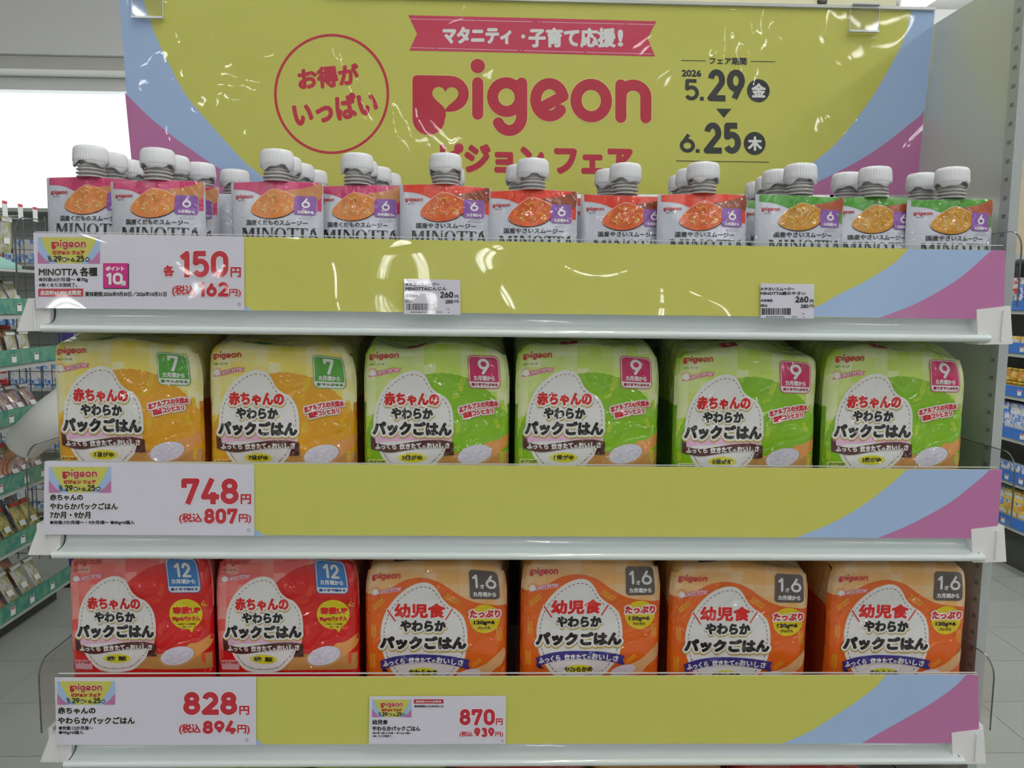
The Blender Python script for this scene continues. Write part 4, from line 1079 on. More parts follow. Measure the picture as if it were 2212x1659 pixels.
for i, (k_, px, _, lb, rz, ty) in enumerate(row3):
    p = at(px, 1330, FY+.002); ztop = at(px, ty, FY+.004)[2]
    rice_pack(k_, (p[0], FY, DECK[2]), R(rz), 31+i, lb, 'rice packs on the bottom shelf', h=ztop-DECK[2])
# packs standing behind them: the same bags, seen only as slivers
names = ('first', 'second', 'third', 'fourth', 'fifth', 'sixth')
for r_, row, zz in ((1, row2, 870), (2, row3, 1330)):
    for i, (k_, px, _, lb, rz, ty) in enumerate(row):
        p = at(px, zz, FY+.002)
        rice_pack(k_, (p[0]*.985+.004, FY+PD+.012, DECK[r_]), 0, 60+i+10*r_, '%s rice pack behind the %s pack from the left on the %s shelf' % (SPEC[k_]['lab'], names[i], 'middle' if r_ == 1 else 'bottom'),
                  'second row of rice packs', h=(.172 if r_ == 1 else .150)+(i % 2)*.004, art=False)
for i, (k_, x) in enumerate((('9', -.30), ('9', -.15), ('12', .0), ('16', .15), ('12', .30))):
    rice_pack(k_, (x, FY, DECK[3]), 0, 90+i, '%s pack on the partly hidden lowest shelf, %s from the left' % (SPEC[k_]['lab'], names[i]), 'packs on the lowest shelf', h=.150, art=False)

# ------------------------------------------------------------------ spouted pouches
QW, QH = .0868, .1195
class Pouch:
    def __init__(s, seed):
        g = np.random.default_rng(seed); s.g = g
        s.cr = [(g.uniform(-.5, .5)*QW, g.uniform(.35, .95)*QH, g.uniform(0, 3.14), g.uniform(.4, 1.0)) for _ in range(10)]
        s.bend = g.uniform(-.002, .002); s.wv = g.uniform(0, 6.3)
    def surf(s, x, z, off=0.0, side=-1):
        x = np.clip(np.asarray(x, float), -QW/2, QW/2); z = np.asarray(z, float)
        u = x/(QW/2); v = z/QH
        belly = (.0035+.0125*np.clip((1-v)/.75, 0, 1)**.8)*np.clip(1-u**2, 0, 1)**.6
        belly *= np.clip(v/.06, 0, 1)**.5
        neck = .0045*np.exp(-(x/.014)**2)*np.clip((v-.55)/.45, 0, 1)
        cr = np.zeros_like(x)
        for cx, cz, an, am in s.cr:
            q = (x-cx)*math.cos(an)+(z-cz)*math.sin(an); l = -(x-cx)*math.sin(an)+(z-cz)*math.cos(an)
            cr = cr+am*.0006*np.exp(-(q/.0042)**2-(l/.022)**2)
        cr = cr+.00022*np.sin(x*480+s.wv)*np.exp(-(x/.02)**2)*np.clip((v-.8)/.1, 0, 1)
        wave = .0012*np.sin(x*55+s.wv)*np.clip((v-.6)/.4, 0, 1)
        y = side*(.0004+belly+neck+cr*np.clip(1-u**4, 0, 1))+wave+s.bend*v+side*off
        zz = z+.0012*np.sin(x*40+s.wv)*np.clip((v-.8)/.2, 0, 1)
        return np.stack([x, y, zz], -1)
    def body(s, mt, parent):
        b = MB(); nx, nz = 30, 32
        X, Z = np.meshgrid(np.linspace(-QW/2, QW/2, nx+1), np.linspace(0, QH, nz+1)); m = nx+1
        for side in (-1, 1):
            P = s.surf(X.ravel(), Z.ravel(), 0, side)
            b.add(P, [(j*m+i, j*m+i+1, (j+1)*m+i+1, (j+1)*m+i) for j in range(nz) for i in range(nx)], mt, True)
        A0 = s.surf(X.ravel(), Z.ravel(), 0, -1).reshape(nz+1, m, 3); B0 = s.surf(X.ravel(), Z.ravel(), 0, 1).reshape(nz+1, m, 3)
        for a_, c_ in ((A0[:, 0], B0[:, 0]), (A0[:, -1], B0[:, -1]), (A0[-1], B0[-1]), (A0[0], B0[0])):
            n = len(a_); b.add(list(a_)+list(c_), [(i, i+1, n+i+1, n+i) for i in range(n-1)], mt)
        return b.build('pouch', parent)
def serif(A, ch, x0, y0, x1, y1, rgb, L):
    w, h = x1-x0, y1-y0
    P = lambda *q: [(x0+a*w, y0+b*h) for a, b in q]
    sf = lambda a, b, t: A.poly(P((a-.11, b), (a+.11, b), (a+.11, b+t), (a-.11, b+t)), rgb, L)
    def st(a, wd, t0=0, t1=1): A.poly(P((a-wd/2, t0), (a+wd/2, t0), (a+wd/2, t1), (a-wd/2, t1)), rgb, L)
    if ch == 'M':
        st(.12, .10); st(.87, .22); A.poly(P((.06, 0), (.31, 0), (.58, .84), (.48, 1)), rgb, L); A.poly(P((.48, 1), (.44, .85), (.76, 0), (.84, 0)), rgb, L); sf(.12, .95, .05); sf(.87, .95, .05); sf(.87, 0, .05); sf(.10, 0, .05)
    if ch == 'I': st(.5, .50); A.poly(P((.05, 0), (.95, 0), (.95, .05), (.05, .05)), rgb, L); A.poly(P((.05, .95), (.95, .95), (.95, 1), (.05, 1)), rgb, L)
    if ch == 'N': st(.12, .10); st(.88, .10); A.poly(P((.05, 0), (.31, 0), (.93, 1), (.77, 1)), rgb, L); sf(.12, .95, .05); sf(.88, 0, .05)
    if ch == 'O': A.poly([(x0+w/2+w/2*math.cos(q), y0+h/2+h/2*math.sin(q)) for q in np.linspace(0, 6.283, 25)[:-1]], rgb, L, holes=[[(x0+w/2+w*.28*math.cos(q), y0+h/2+h*.45*math.sin(q)) for q in np.linspace(0, 6.283, 25)[:-1]]])
    if ch == 'T': st(.5, .27); A.poly(P((0, 0), (1, 0), (1, .22), (.94, .22), (.90, .06), (.10, .06), (.06, .22), (0, .22)), rgb, L); sf(.5, .95, .05)
    if ch == 'A': A.poly(P((.44, 0), (.56, 0), (.19, 1), (.07, 1)), rgb, L); A.poly(P((.42, 0), (.60, 0), (.96, 1), (.74, 1)), rgb, L); A.poly(P((.24, .62), (.74, .62), (.74, .68), (.22, .68)), rgb, L); sf(.12, .95, .05); sf(.85, .95, .05)
def art_pouch(kind):
    """coordinates at 3.95x of the second pouch: x 905..1725, y 18..1200"""
    A = Art(); g = random.Random(3); G = .004/.4395e-3*3.95
    band, handle, pure, hi, tx = {'p': ((178, 48, 96), (176, 118, 72), (196, 118, 56), (214, 158, 92), 'くだもの'), 'o': ((196, 54, 24), (120, 56, 34), (190, 82, 22), (214, 140, 40), 'やさい'), 'g': ((62, 130, 34), (146, 72, 44), (176, 124, 36), (206, 166, 70), 'やさい')}[kind]
    A.poly(smooth([(945, 84), (1040, 92), (1120, 112), (1200, 150), (1280, 190), (1400, 150), (1500, 110), (1600, 80), (1712, 50)], n=3)+[(1712, 20), (945, 20)], band, 0, grid=G)
    A.poly([(1712, 150), (1712, 276), (1676, 276), (1676, 150)], band, 0)
    A.poly(smooth([(1300, 140), (1420, 100), (1540, 78), (1640, 50), (1712, 24), (1712, 150), (1640, 200), (1560, 250), (1480, 300)], n=3), handle, 1, grid=G)
    sp_ = smooth([(1105, 262), (1118, 300), (1170, 332), (1250, 352), (1340, 346), (1420, 318), (1480, 270), (1520, 215), (1500, 165), (1440, 130), (1350, 98), (1290, 96), (1230, 130), (1170, 175), (1125, 225)], closed=True, n=3)
    A.poly([((x-1310)*1.03+1312, (y-230)*1.03+236) for x, y in sp_], (52, 26, 18), 2, grid=G)
    A.poly([((x-1310)*1.015+1310, (y-230)*1.015+228) for x, y in sp_], (206, 196, 186), 3, grid=G)
    A.poly(sp_, pure, 4, grid=G)
    for q in range(90):
        a_ = g.uniform(0, 6.3); rr = math.sqrt(g.random())*.86; x = 1305+190*rr*math.cos(a_); y = 225+105*rr*math.sin(a_)-10*math.cos(a_)
        c = g.choice([hi, hi, tuple(int(v*.86) for v in pure), tuple(min(255, int(v*1.12)) for v in pure), (220, 190, 130)])
        A.ell(x, y, g.uniform(5, 15), g.uniform(4, 9), c, 5+q % 2, rot=g.uniform(0, 180), n=7)
    A.text('ベビーフード', 985, 184, 1048, 199, BLK, bold=.5, res=1, layer=3); A.logo(966, 132, 1122, 178, (160, 24, 40), 4)
    A.poly(rrect(1482, 146, 1672, 314, 22), (122, 78, 150), 7, grid=G); A.digits('6', 1546, 164, 1618, 252, 16, (206, 204, 214), 9, round_=True); A.text('カ月頃から', 1512, 274, 1648, 304, (206, 204, 214), bold=1.6, layer=9, res=2)
    A.text('スプーンで', 1552, 322, 1634, 336, (140, 110, 150), bold=.3, layer=3, res=1); A.text('食べてください', 1524, 342, 1650, 357, (140, 110, 150), bold=.3, layer=3, res=1)
    A.text('国産'+tx+'スムージー', 1066, 366, 1600, 416, BLK, bold=1.2, layer=4, res=2)
    gap = 12; ws = [118, 46, 104, 100, 88, 88, 96]; x = 1022
    for ch, w_ in zip('MINOTTA', ws): serif(A, ch, x, 438, x+w_, 545, (22, 24, 22) if kind == 'p' else (24, 50, 30), 4); x += w_+(10 if ch != 'T' else -4)
    A.poly(smooth([(1624, 470), (1632, 446), (1662, 428), (1656, 456), (1630, 474)], closed=True, n=3), (24, 30, 24), 4)
    # lower half, hidden behind the strip
    A.poly(rrect(1060, 640, 1600, 900, 40), (200, 200, 206), 1, grid=G); A.poly([(945, 980), (1712, 980), (1712, 1040), (945, 1040)], band, 1, grid=G)
    return A
PA = {k_: art_pouch(k_).conform(.0036/.4395e-3*3.95) for k_ in 'pog'}
M_pouch = mat('silver pouch film', C(172, 176, 186), rough=.32, coat=.9, bump=POUCH, metal=.15)
capme = None
def cap_parts():
    b = MB(); n = 120
    rib = lambda a, k: 1+(.022*(1 if math.cos(a*40) > 0 else -1) if 2 <= k <= 8 else 0)
    pr = [(.0001, .0300), (.0100, .0299), (.0130, .0291), (.0144, .0275), (.0150, .0255), (.0153, .0215), (.0155, .0180), (.0156, .0152), (.0152, .0146), (.0132, .0146), (.0122, .0180)]
    b.lathe(pr, M_cap, n, rib=rib); cap = b.mesh('cap')
    # wavy tamper skirt
    vs = []; fs = []
    for i in range(n+1):
        a = 2*math.pi*i/n; dz = .0022*math.sin(3*a+.6)+.0010*math.sin(7*a)
        for r_, z in ((.0151, .0156), (.0154, .0124+dz), (.0143, .0122+dz), (.0141, .0156)): vs.append((r_*math.cos(a), r_*math.sin(a), z))
    for i in range(n):
        for k in range(3): fs.append((i*4+k, i*4+4+k, i*4+5+k, i*4+1+k))
    b2 = MB(); b2.add(vs, fs, M_cap, True); sk = b2.mesh('tamper_band')
    b3 = MB(); b3.lathe([(.0035, -.006), (.0035, .0002), (.0128, .0004), (.0128, .0014), (.0092, .0018), (.0092, .0036), (.0132, .0038), (.0132, .0048), (.0095, .0052), (.0095, .0070), (.0128, .0073), (.0128, .0083), (.0100, .0086), (.0100, .0100), (.0120, .0104), (.0120, .0112), (.0100, .0116), (.0100, .0160)], M_spout, 40, smooth=False)
    neck = b3.mesh('spout')
    return cap, sk, neck
CAPM = cap_parts()
def food_pouch(kind, loc, rz, seed, label, group, art=True, tilt=0):
    t = thing('food_pouch', label, 'pouch', loc, rz, group); t.rotation_euler = (R(tilt), 0, rz)
    q = Pouch(seed); q.body(M_pouch, t)
    if art:
        def fn(x, y, layer):
            return q.surf((x-1320)*.4395e-3/3.95*.965, QH-(y-18)*.4395e-3/3.95*.925, .0002+.00008*layer)
        PA[kind].build('print', fn, 'pouch', t)
    o = bpy.data.objects.new('spout', CAPM[2]); link(o, t); o.location = (0, 0, QH+.0004)
    o = bpy.data.objects.new('cap', CAPM[0]); link(o, t); o.location = (0, 0, QH+.0004); o.rotation_euler = (0, 0, seed*1.3)
    o2 = bpy.data.objects.new('tamper_band', CAPM[1]); link(o2, o)
    return t
cols = {'p': 'pink-topped', 'o': 'orange-topped', 'g': 'green-topped'}
FR = [  # kind, left px, right px, top px at the centre, (x shift px of the pouches behind), count behind
 ('p', 78, 283, 386, (0, 0, 4), 'leftmost pink-topped pouch standing half behind its neighbour', .027), ('p', 228, 433, 393, (0, 0, 0), 'pink-topped pouch in front of the leftmost one', .012),
 ('p', 499, 684, 395, (0, 6, 0), 'pink-topped pouch, third in the front row', .016), ('p', 675, 860, 402, (0, 0, 0), 'pink-topped pouch next to the orange ones', .032),
 ('o', 868, 1053, 403, (0, 0, 0), 'orange-topped pouch next to the pink ones', .020), ('o', 1058, 1245, 414, (0, -4, 0), 'orange-topped pouch, second of the four', .018),
 ('o', 1262, 1447, 423, (0, 0, 0), 'orange-topped pouch, third of the four with the next one overlapping', .028), ('o', 1432, 1617, 422, (0, 0, 0), 'orange-topped pouch next to the green ones', .014),
 ('g', 1645, 1830, 424, (0, 0, 0), 'green-topped pouch next to the orange ones', .020), ('g', 1808, 1993, 430, (0, -6, 0), 'green-topped pouch in the middle of the three', .027),
 ('g', 1985, 2170, 432, (0, -8, 0), 'green-topped pouch at the right end', .018)]
for i, (k_, xl_, xr_, ty, sh, lb, yy) in enumerate(FR):
    yy += .010
    p = at((xl_+xr_)/2, ty-4, yy+.002)
    px_ = min(max(p[0], EXT[0][0]-.0128+.0437), EXT[0][1]+.0108-.0437)
    zb = max(p[2]-QH, DECK[0]+.0002)
    food_pouch(k_, (px_, yy+.012, zb), R((-1, 1, 0, 1, 0, -1, 2, 0, 1, -1, 1)[i]), 100+i, lb, 'spouted pouches in the front row', tilt=-1)
    for r_ in range(3):
        if (i, r_) in ((4, 2), (5, 2), (7, 2), (9, 2), (10, 2), (10, 1), (9, 1), (6, 2)): continue
        jx = random.Random(i*7+r_).uniform(-.002, .002)+{(2, 1): .0, (2, 2): .008, (1, 2): .034, (1, 1): .012, (3, 2): .012, (3, 1): .006}.get((i, r_), 0)+(-.010 if (i, r_) in ((5, 0), (6, 0), (8, 0), (9, 0), (10, 0)) else 0)
        food_pouch(k_, (min(max(px_+jx, EXT[0][0]+.0320), EXT[0][1]-.0345), yy+.012+.041*(r_+1), zb+.0005), 0, 200+i*3+r_, '%s pouch %s behind front pouch number %s from the left' % (cols[k_], ('directly', 'second', 'third')[r_], ('one', 'two', 'three', 'four', 'five', 'six', 'seven', 'eight', 'nine', 'ten', 'eleven')[i]),
                   'spouted pouches in the rows behind', art=(r_ == 2 and i == 1) or r_ == 0)
#@@ PART4
# ------------------------------------------------------------------ the aisles beside the display
GM = mat('gondola paint', C(176, 182, 176, 1.2), rough=.5)
M_teal = mat('teal tray front', C(44, 108, 98, 1.5), rough=.45, noise=(30, C(84, 128, 104, 1.5), .10))
M_blue = mat('blue shelf front', C(34, 92, 168, 1.5), rough=.45)
M_tagw = mat('paper tag', C(205, 205, 205, 1.4), rough=.6)
M_tagr = mat('tag header red', C(176, 40, 56, 1.4), rough=.6)
M_mesh = mat('grey wire', C(120, 120, 112, 1.2), rough=.4, metal=.5)
XL = -1.95
LZ = [.074, .342, .582, .844, 1.081, 1.285, 1.473]
GL0, GL1 = 1.35, 2.85
def gondola(name, lab, x, sgn, y0, y1, zs, front, fh, top, depth=.38, back=None):
    """sgn=+1: shelves face +x"""
    g = thing(name, lab, 'gondola', (x, (y0+y1)/2, 0)); yc = (y0+y1)/2
    def part(nm, c, d, mt):
        bb = MB(); bb.box((c[0]-x, c[1]-yc, c[2]), d, mt); return bb.build(nm, g)
    part('back_panel', (x-sgn*(depth+.01), yc, top/2+.02), (.02, y1-y0, top-.04), back or mat('gondola back', C(110, 112, 104, 1.0), rough=.6))
    part('base', (x-sgn*(depth/2+.03), yc, (zs[0]-.02)/2), (depth-.06, y1-y0-.01, zs[0]-.02), mat('gondola base', C(60, 62, 60, 1.0), rough=.6))
    for yy in (y0, y1): part('upright', (x-sgn*(depth+.035), yy, top/2+.01), (.03, .04, top), GM)
    out = []
    for z in zs:
        s = part('shelf_board', (x-sgn*depth/2, yc, z+.009), (depth, y1-y0, .018), GM)
        bb = MB(); bb.box((x-x+sgn*.006, 0, z+.02+fh/2), (.008, y1-y0-.01, fh), front); f = bb.build('shelf_front', g); out.append(f)
        bb = MB(); yy = y0+.08
        k = 0
        while yy < y1-.06:
            bb2 = MB(); bb2.box((sgn*.0112, yy-yc, z+.02+fh*.42), (.0012, .030, fh*.5), M_tagw); bb2.box((sgn*.0120, yy-yc, z+.02+fh*.60), (.0006, .024, .006), M_tagr if k % 3 == 0 else M_dark)
            bb2.build('price_tag', f); yy += random.Random(int(z*1000)+k).uniform(.11, .2); k += 1
    return g
gl = gondola('gondola', 'teal-fronted gondola of baby food packets along the left aisle', XL, 1, GL0, GL1, LZ[:-1], M_teal, .062, 1.74)
# wire end screen of the left gondola
ws = thing('wire_screen', 'grey wire grid screen on the far end of the left gondola', 'screen', (XL-.2, GL1+.035, 0))
for k in range(9):
    bb = MB(); bb.box((-.19+.048*k, 0, .95), (.003, .003, 1.55), M_mesh); bb.build('wire', ws)
for k in range(26):
    bb = MB(); bb.box((0, .003, .2+.06*k), (.40, .003, .003), M_mesh); bb.build('wire', ws)
# sloping teal tray and hook rail on top of the gondola
tr = thing('display_tray', 'sloping pale teal tray on the upper deck of the left gondola', 'tray', (XL-.19, (GL0+GL1)/2, 1.473))
bb = MB(); bb.box((.008, 0, .006), (.36, GL1-GL0-.02, .012), GM); bb.build('deck', tr)
bb = MB(); bb.extrude([(.19, .012), (.19, .024), (.06, .085), (.05, .085), (.17, .012)], -(GL1-GL0)/2+.01, (GL1-GL0)/2-.25, mat('pale teal card', C(128, 178, 168, 1.5), rough=.5), axis='y'); bb.build('sloping_front', tr)
PKC = [((150, 140, 130), (150, 64, 34)), ((120, 110, 100), (160, 96, 44)), ((130, 126, 60), (150, 150, 146)), ((84, 104, 44), (150, 130, 56)), ((140, 130, 150), (110, 84, 60)), ((150, 50, 40), (150, 130, 100)), ((70, 90, 120), (160, 120, 80))]
PKM = [mat('packet print %d' % i, C(*a, 1.5), rough=.35, coat=.4, noise=(42, C(*b, 1.5), .05)) for i, (a, b) in enumerate(PKC)]
def packet_mesh(i, w=.095, h=.13, d=.014):
    b = MB(); n = 7; X, Z = np.meshgrid(np.linspace(-w/2, w/2, n), np.linspace(0, h, n))
    for sg in (-1, 1):
        Y = sg*d/2*(1-(2*X/w)**2)**.5*np.clip(np.minimum(Z, h-Z)/(.25*h), 0, 1)**.6
        P = np.stack([X.ravel(), Y.ravel(), Z.ravel()], 1)
        b.add(P, [(j*n+k, j*n+k+1, (j+1)*n+k+1, (j+1)*n+k) for j in range(n-1) for k in range(n-1)], PKM[i], True)
    b.box((0, -d/2-.0006, h*.90), (w*.86, .0012, h*.09), M_tagr if i % 2 else M_tagw); b.box((-w*.1, -d/2-.0012, h*.32), (w*.5, .0012, h*.16), M_tagw)
    return b.mesh('packet')
PKME = [packet_mesh(i) for i in range(len(PKM))]
g = random.Random(21)
lev = ('bottom', 'second', 'third', 'fourth', 'fifth', 'top')
for li, z in enumerate(LZ[:-1]):
    kinds = g.sample(range(7), 4)
    for row_, (y, k) in enumerate(((1.62, 0), (1.65, 0))):
     lean0 = g.uniform(22, 36) if li != 4 else g.uniform(8, 14)
     while y < GL1-.08:
        o = bpy.data.objects.new('retort_packet', PKME[kinds[int((y-1.6)*3.4+row_) % 4]]); link(o)
        o.location = (XL-.050-row_*.085-g.uniform(0, .012), y, z+.0305+row_*.006); o.rotation_euler = (R(-lean0-g.uniform(-2, 2)), R(g.uniform(-2, 2)), R(90+g.uniform(-3, 3))); o.scale = (.8, 1, (.95 if li in (2, 4) else 1.12)+row_*.12)
        tag(o, '%s packet, %s from the near end, left gondola, %s shelf' % (('front-row printed', 'rear-row printed')[row_], ORD[k], lev[li]), 'packet', 'packets on the %s shelf of the left gondola' % lev[li]); y += g.uniform(.080, .1); k += 1
# hanging packs and hook tags above
hook = thing('hook_rail', 'white hook rail with red-headed price tags above the left gondola', 'rail', (XL-.2, (GL0+GL1)/2, 1.70))
bb = MB(); bb.box((-.14, 0, 0), (.02, GL1-GL0, .03), GM); bb.build('bar', hook)
y = 1.56; k = 0
while y < GL1-.06:
    bb = MB(); bb.box((.03, y-(GL0+GL1)/2, .0), (.34, .004, .004), M_white); bb.build('hook', hook)
    bb = MB(); bb.box((.2, y-(GL0+GL1)/2, .018), (.0015, .034, .060), M_tagw); bb.box((.2010, y-(GL0+GL1)/2, .042), (.0010, .030, .010), M_tagr); bb.build('price_tag', hook)
    o = bpy.data.objects.new('hanging_pack', PKME[(2, 4, 1, 2, 0)[k % 5]]); link(o)
    o.location = (XL-.07, y+.01, 1.553); o.rotation_euler = (0, 0, R(90)); o.scale = (.85, 1, 1.12)
    if y < 2.62: tag(o, 'narrow printed pack on the %s hook above the left gondola' % ORD[k], 'pack', 'packs hanging above the left gondola')
    else: bpy.data.objects.remove(o)
    y += .105; k += 1

# right aisle
XR_ = 2.7; RZ = [.215, .448, .676, .897, 1.121, 1.343]
gr = gondola('gondola', 'blue-fronted gondola of jars and boxes along the right aisle', XR_, -1, 2.75, 4.45, RZ[:-1], M_blue, .055, 2.3, depth=.4)
dk = thing('top_shelf', 'white upper deck of the right gondola with a dark gap below', 'shelf', (XR_+.2, 3.6, 1.343))
bb = MB(); bb.box((0, 0, .009), (.4, 1.7, .018), GM); bb.build('board', dk)
bb = MB(); bb.box((-.21, 0, .045), (.006, 1.69, .05), M_blue); bb.build('shelf_front', dk)
sg_ = thing('side_sign', 'tall beige and white panel standing above the right gondola', 'panel', (XR_+.12, 3.5, 1.645))
bb = MB(); bb.box((.05, .0, .34), (.02, 1.86, .68), mat('beige panel', C(190, 176, 148, 1.3), rough=.5)); bb.build('beige_board', sg_)
bb = MB(); bb.box((.015, -.42, .36), (.02, .62, .56), mat('white screen panel', C(214, 226, 226, 1.6), rough=.4)); bb.build('white_board', sg_)
bb = MB(); bb.box((.015, -.42, .36), (.012, .68, .62), GM); bb.build('frame', sg_)
bb = MB(); bb.box((0, 0, -.012), (.36, 1.7, .024), GM); bb.build('board', sg_)
hd = thing('overhead_sign', 'grey overhead fascia running above the right gondola', 'fascia', (XR_+.25, 3.5, 2.355)); bb = MB(); bb.box((0, 0, .28), (.46, 1.9, .55), mat('fascia grey', C(160, 168, 166, 1.1), rough=.5)); bb.box((-.005, 0, -.004), (.48, 1.9, .03), M_white); bb.build('board', hd)
BXC = [((60, 110, 190), (214, 220, 224)), ((204, 206, 206), (180, 60, 50)), ((206, 186, 90), (196, 140, 40)), ((190, 120, 50), (220, 190, 110)), ((214, 216, 216), (90, 140, 200)), ((180, 50, 56), (214, 200, 190))]
BXM = [mat('carton print %d' % i, C(*a, 1.5), rough=.45, noise=(32, C(*b, 1.5), .05)) for i, (a, b) in enumerate(BXC)]
def carton(i, w=.075, h=.085, d=.05):
    b = MB(); b.box((0, 0, h/2), (w, d, h), BXM[i]); b.box((0, -d/2-.0008, h*.72), (w*.8, .0016, h*.22), M_tagw if i % 2 == 0 else BXM[5]); b.box((0, -d/2-.0008, h*.25), (w*.6, .0016, h*.16), M_tagr if i % 2 else BXM[0]); b.box((0, 0, h+.0005), (w*.96, .004, .001), M_tagw)
    return b.mesh('carton')
def jar(i):
    b = MB(); b.lathe([(.018, 0), (.021, .004), (.021, .045), (.017, .052), (.017, .056)], BXM[i], 14); b.lathe([(.0185, .054), (.0185, .068), (.017, .069)], mat('jar lid', C(190, 160, 60, 1.4), rough=.3, metal=.3), 14); return b.mesh('jar')
CM = [carton(i) for i in range(6)]; JM = [jar(3), jar(2)]
names_r = ('bottom', 'second', 'third', 'fourth', 'fifth', 'top')
for li, z in enumerate(RZ):
    y = 2.82; k = 0; jars = li in (3,); step = .048 if jars else .082
    kd = g.sample(range(6), 3)
    while y < 4.38:
        me = JM[k % 2] if jars else CM[kd[int((y-2.8)*3) % 3]]
        for lvl in range(2 if jars or li in (0, 2, 5) else 1):
            o = bpy.data.objects.new('jar' if jars else 'carton', me); link(o)
            o.location = (XR_+.05+.03*lvl, y, z+.0195+lvl*(.0695 if jars else .087)); o.rotation_euler = (0, 0, R(-90+g.uniform(-3, 3)))
            tag(o, ('gold-lidded orange jar, %s from the near end, %s layer, right gondola' % (ORD[k], 'upper' if lvl else 'lower') if jars else 'printed carton, %s from the near end, %s layer, %s shelf, right gondola' % (ORD[k], 'upper' if lvl else 'lower', names_r[li])), 'jar' if jars else 'carton', 'goods on the %s shelf of the right gondola' % names_r[li])
        y += step; k += 1
# a low white unit beyond the left gondola
fu = thing('far_rack', 'white far rack with bright packages beyond the left gondola', 'rack', (-2.2, 4.0, 0))
bb = MB(); bb.box((0, .22, .95), (1.9, .02, 1.9), GM); bb.build('back_panel', fu)
FZ = (.15, .5, .85, 1.2, 1.55, 1.85)
for z in FZ: bb = MB(); bb.box((0, .02, z), (1.9, .4, .02), GM); bb.build('shelf_board', fu)
for z in FZ[:-1]:
    for k in range(20):
        o = bpy.data.objects.new('carton', CM[(4, 4, 0, 1, 4)[(k+int(z*7)) % 5]]); link(o); o.location = (-3.08+.092*k, 3.86, z+.0105); o.scale = (1.05, 1, 1.5)
        tag(o, 'pale carton, %s from the left on the %s shelf of the far rack' % (ORD[k], {.15: 'lowest', .5: 'second', .85: 'third', 1.2: 'fourth', 1.55: 'fifth'}[z]), 'carton', 'cartons on the far rack')

# ------------------------------------------------------------------ the shopper reaching into the left gondola
def skin(name, pts, edges, mt, parent, sub=2, root=0):
    me = bpy.data.meshes.new(name); me.from_pydata([p[0] for p in pts], edges, []); o = bpy.data.objects.new(name, me); link(o, parent)
    sk = o.modifiers.new('skin', 'SKIN'); sk.use_smooth_shade = True
    me.skin_vertices.new() if not me.skin_vertices else None
    for i, (p, r) in enumerate(pts):
        r = (r, r) if not isinstance(r, tuple) else r
        me.skin_vertices[0].data[i].radius = r
    for i in range(len(pts)): me.skin_vertices[0].data[i].use_root = (i == root)
    ss = o.modifiers.new('sub', 'SUBSURF'); ss.levels = sub; ss.render_levels = sub
    me.materials.append(mt); return o
M_skin = mat('skin', C(176, 128, 104, 1.5), rough=.5)
M_shirt = mat('pale grey jacket', C(222, 208, 202, 1.9), rough=.8, noise=(14, C(200, 188, 182, 1.9), .3))
M_jeans = mat('dark trousers', C(60, 64, 76, 1.5), rough=.8)
M_hair = mat('dark hair', C(40, 34, 30, 1.5), rough=.6)
M_shoe = mat('dark shoes', C(50, 46, 46, 1.5), rough=.6)
hp = at_x(16, 992, XL+.065)      # the hand
el = at_x(112, 905, -1.66)       # the elbow
pr = thing('person', 'shopper in a pale grey loose-sleeved jacket reaching into the left gondola', 'person', (-1.2, 2.35, 0))
O = np.array((-1.2, 2.35, 0)); V3 = lambda *a: tuple(np.array(a)-O)
sh_l = V3(-1.36, 2.42, 1.16); sh_r = V3(-1.30, 2.72, 1.14); el_l = tuple(el-O); hand = tuple(hp-O)
wr = tuple(np.array(el_l)*.22+np.array(hand)*.78+np.array((0, 0, .012)))
cuff = tuple(np.array(el_l)*.42+np.array(hand)*.58+np.array((0, 0, .006)))
# body: one continuous skin under the clothes
body = skin('body', [(V3(-1.12, 2.57, .86), .12), (V3(-1.2, 2.57, 1.0), (.105, .12)), (V3(-1.30, 2.57, 1.15), (.11, .12)), (V3(-1.37, 2.57, 1.25), .05), (V3(-1.43, 2.57, 1.34), .088), (V3(-1.46, 2.57, 1.43), .085),
     (sh_l, .052), (el_l, .038), (wr, .024), (sh_r, .052), (V3(-1.34, 2.82, .95), .038), (V3(-1.46, 2.78, .78), .024),
     (V3(-1.12, 2.47, .82), .075), (V3(-1.17, 2.45, .45), .052), (V3(-1.12, 2.45, .08), .034), (V3(-1.12, 2.67, .82), .075), (V3(-1.16, 2.69, .45), .052), (V3(-1.10, 2.70, .08), .034),
     (V3(-1.24, 2.44, .035), .03), (V3(-1.22, 2.70, .035), .03)],
     [(0, 1), (1, 2), (2, 3), (3, 4), (4, 5), (2, 6), (6, 7), (7, 8), (2, 9), (9, 10), (10, 11), (0, 12), (12, 13), (13, 14), (0, 15), (15, 16), (16, 17), (14, 18), (17, 19)], M_skin, pr)
skin('jacket', [(V3(-1.13, 2.57, .84), (.155, .14)), (V3(-1.2, 2.57, 1.0), (.135, .15)), (V3(-1.29, 2.57, 1.14), (.14, .145)), (V3(-1.35, 2.57, 1.21), .085),
     (sh_l, .082), (tuple((np.array(sh_l)+np.array(el_l))/2), .095), (el_l, .088), (cuff, .074), (tuple(np.array(cuff)*.8+np.array(hand)*.2), .084),
     (sh_r, .082), (V3(-1.34, 2.82, .95), .062), (V3(-1.44, 2.79, .82), .05)],
     [(0, 1), (1, 2), (2, 3), (2, 4), (4, 5), (5, 6), (6, 7), (7, 8), (2, 9), (9, 10), (10, 11)], M_shirt, pr)
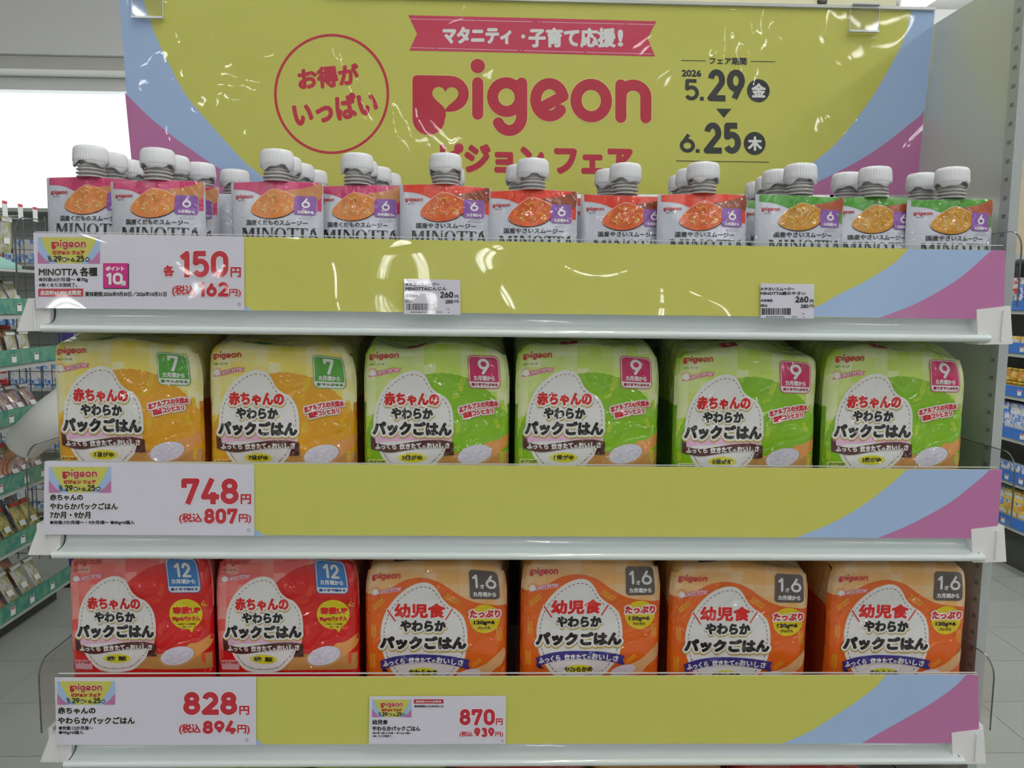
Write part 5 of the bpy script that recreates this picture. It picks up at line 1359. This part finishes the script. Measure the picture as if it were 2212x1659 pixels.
skin('trousers', [(V3(-1.12, 2.57, .84), (.14, .13)), (V3(-1.12, 2.48, .72), .095), (V3(-1.17, 2.45, .45), .07), (V3(-1.12, 2.45, .10), .055), (V3(-1.12, 2.66, .72), .095), (V3(-1.16, 2.69, .45), .07), (V3(-1.10, 2.70, .10), .055)],
     [(0, 1), (1, 2), (2, 3), (0, 4), (4, 5), (5, 6)], M_jeans, pr)
for yy in (2.45, 2.70): skin('shoe', [(V3(-1.07, yy, .045), .042), (V3(-1.16, yy, .042), .044), (V3(-1.27, yy, .032), .034)], [(0, 1), (1, 2)], M_shoe, pr)
skin('hair', [(V3(-1.40, 2.57, 1.46), .098), (V3(-1.37, 2.57, 1.38), .092), (V3(-1.35, 2.57, 1.28), .06)], [(0, 1), (1, 2)], M_hair, pr)
# face
for yy in (2.54, 2.60):
    bb = MB(); bb.lathe([(.0001, .008), (.008, .005), (.010, 0), (.008, -.005), (.0001, -.008)], M_hair, 10); bb.build('eye', pr, V3(-1.545, yy, 1.39))
skin('nose', [(V3(-1.54, 2.57, 1.385), .008), (V3(-1.563, 2.57, 1.36), .012)], [(0, 1)], M_skin, pr)
# hand with five fingers
hx = np.array(hand); wv = np.array(wr); dr = hx-wv; dr /= np.linalg.norm(dr); side = np.cross(dr, (0, 0, 1)); side /= np.linalg.norm(side); upv = np.cross(side, dr)
pts = [(tuple(wv), .024), (tuple(wv+dr*.035), (.030, .018)), (tuple(wv+dr*.07), (.034, .015))]; ed = [(0, 1), (1, 2)]
skin('hand', pts, ed, M_skin, pr)
for k, ln in enumerate((.062, .074, .078, .072, .056)):
    if k == 0: b0 = wv+dr*.025+side*.026; d1 = dr*.75+side*.6-upv*.3
    else: b0 = wv+dr*.066+side*(.024-.0155*(k-.4)); d1 = dr+side*(.10-.06*k)
    d1 = d1/np.linalg.norm(d1); q1 = b0+d1*ln*.45-upv*.004; q2 = q1+(d1*.75-upv*.65)*ln*.32; q3 = q2+(d1*.35-upv*.9)*ln*.25
    skin('finger', [(tuple(b0), .0088), (tuple(q1), .0082), (tuple(q2), .0076), (tuple(q3), .0066)], [(0, 1), (1, 2), (2, 3)], M_skin, pr)

# narrow violet-blue sign seen between the left gondola and the yellow packs
q = at(124, 755, 3.0)
vs = thing('sign_panel', 'narrow violet-blue sign panel standing beyond the end of the left gondola', 'sign', (q[0]+.02, 3.05, 0))
bb = MB(); bb.box((0, 0, .62), (.07, .02, 1.24), mat('violet sign board', C(70, 66, 120, 1.6), rough=.5)); bb.build('board', vs)
bb = MB(); bb.box((0, 0, .012), (.14, .12, .024), M_dark); bb.build('foot', vs)
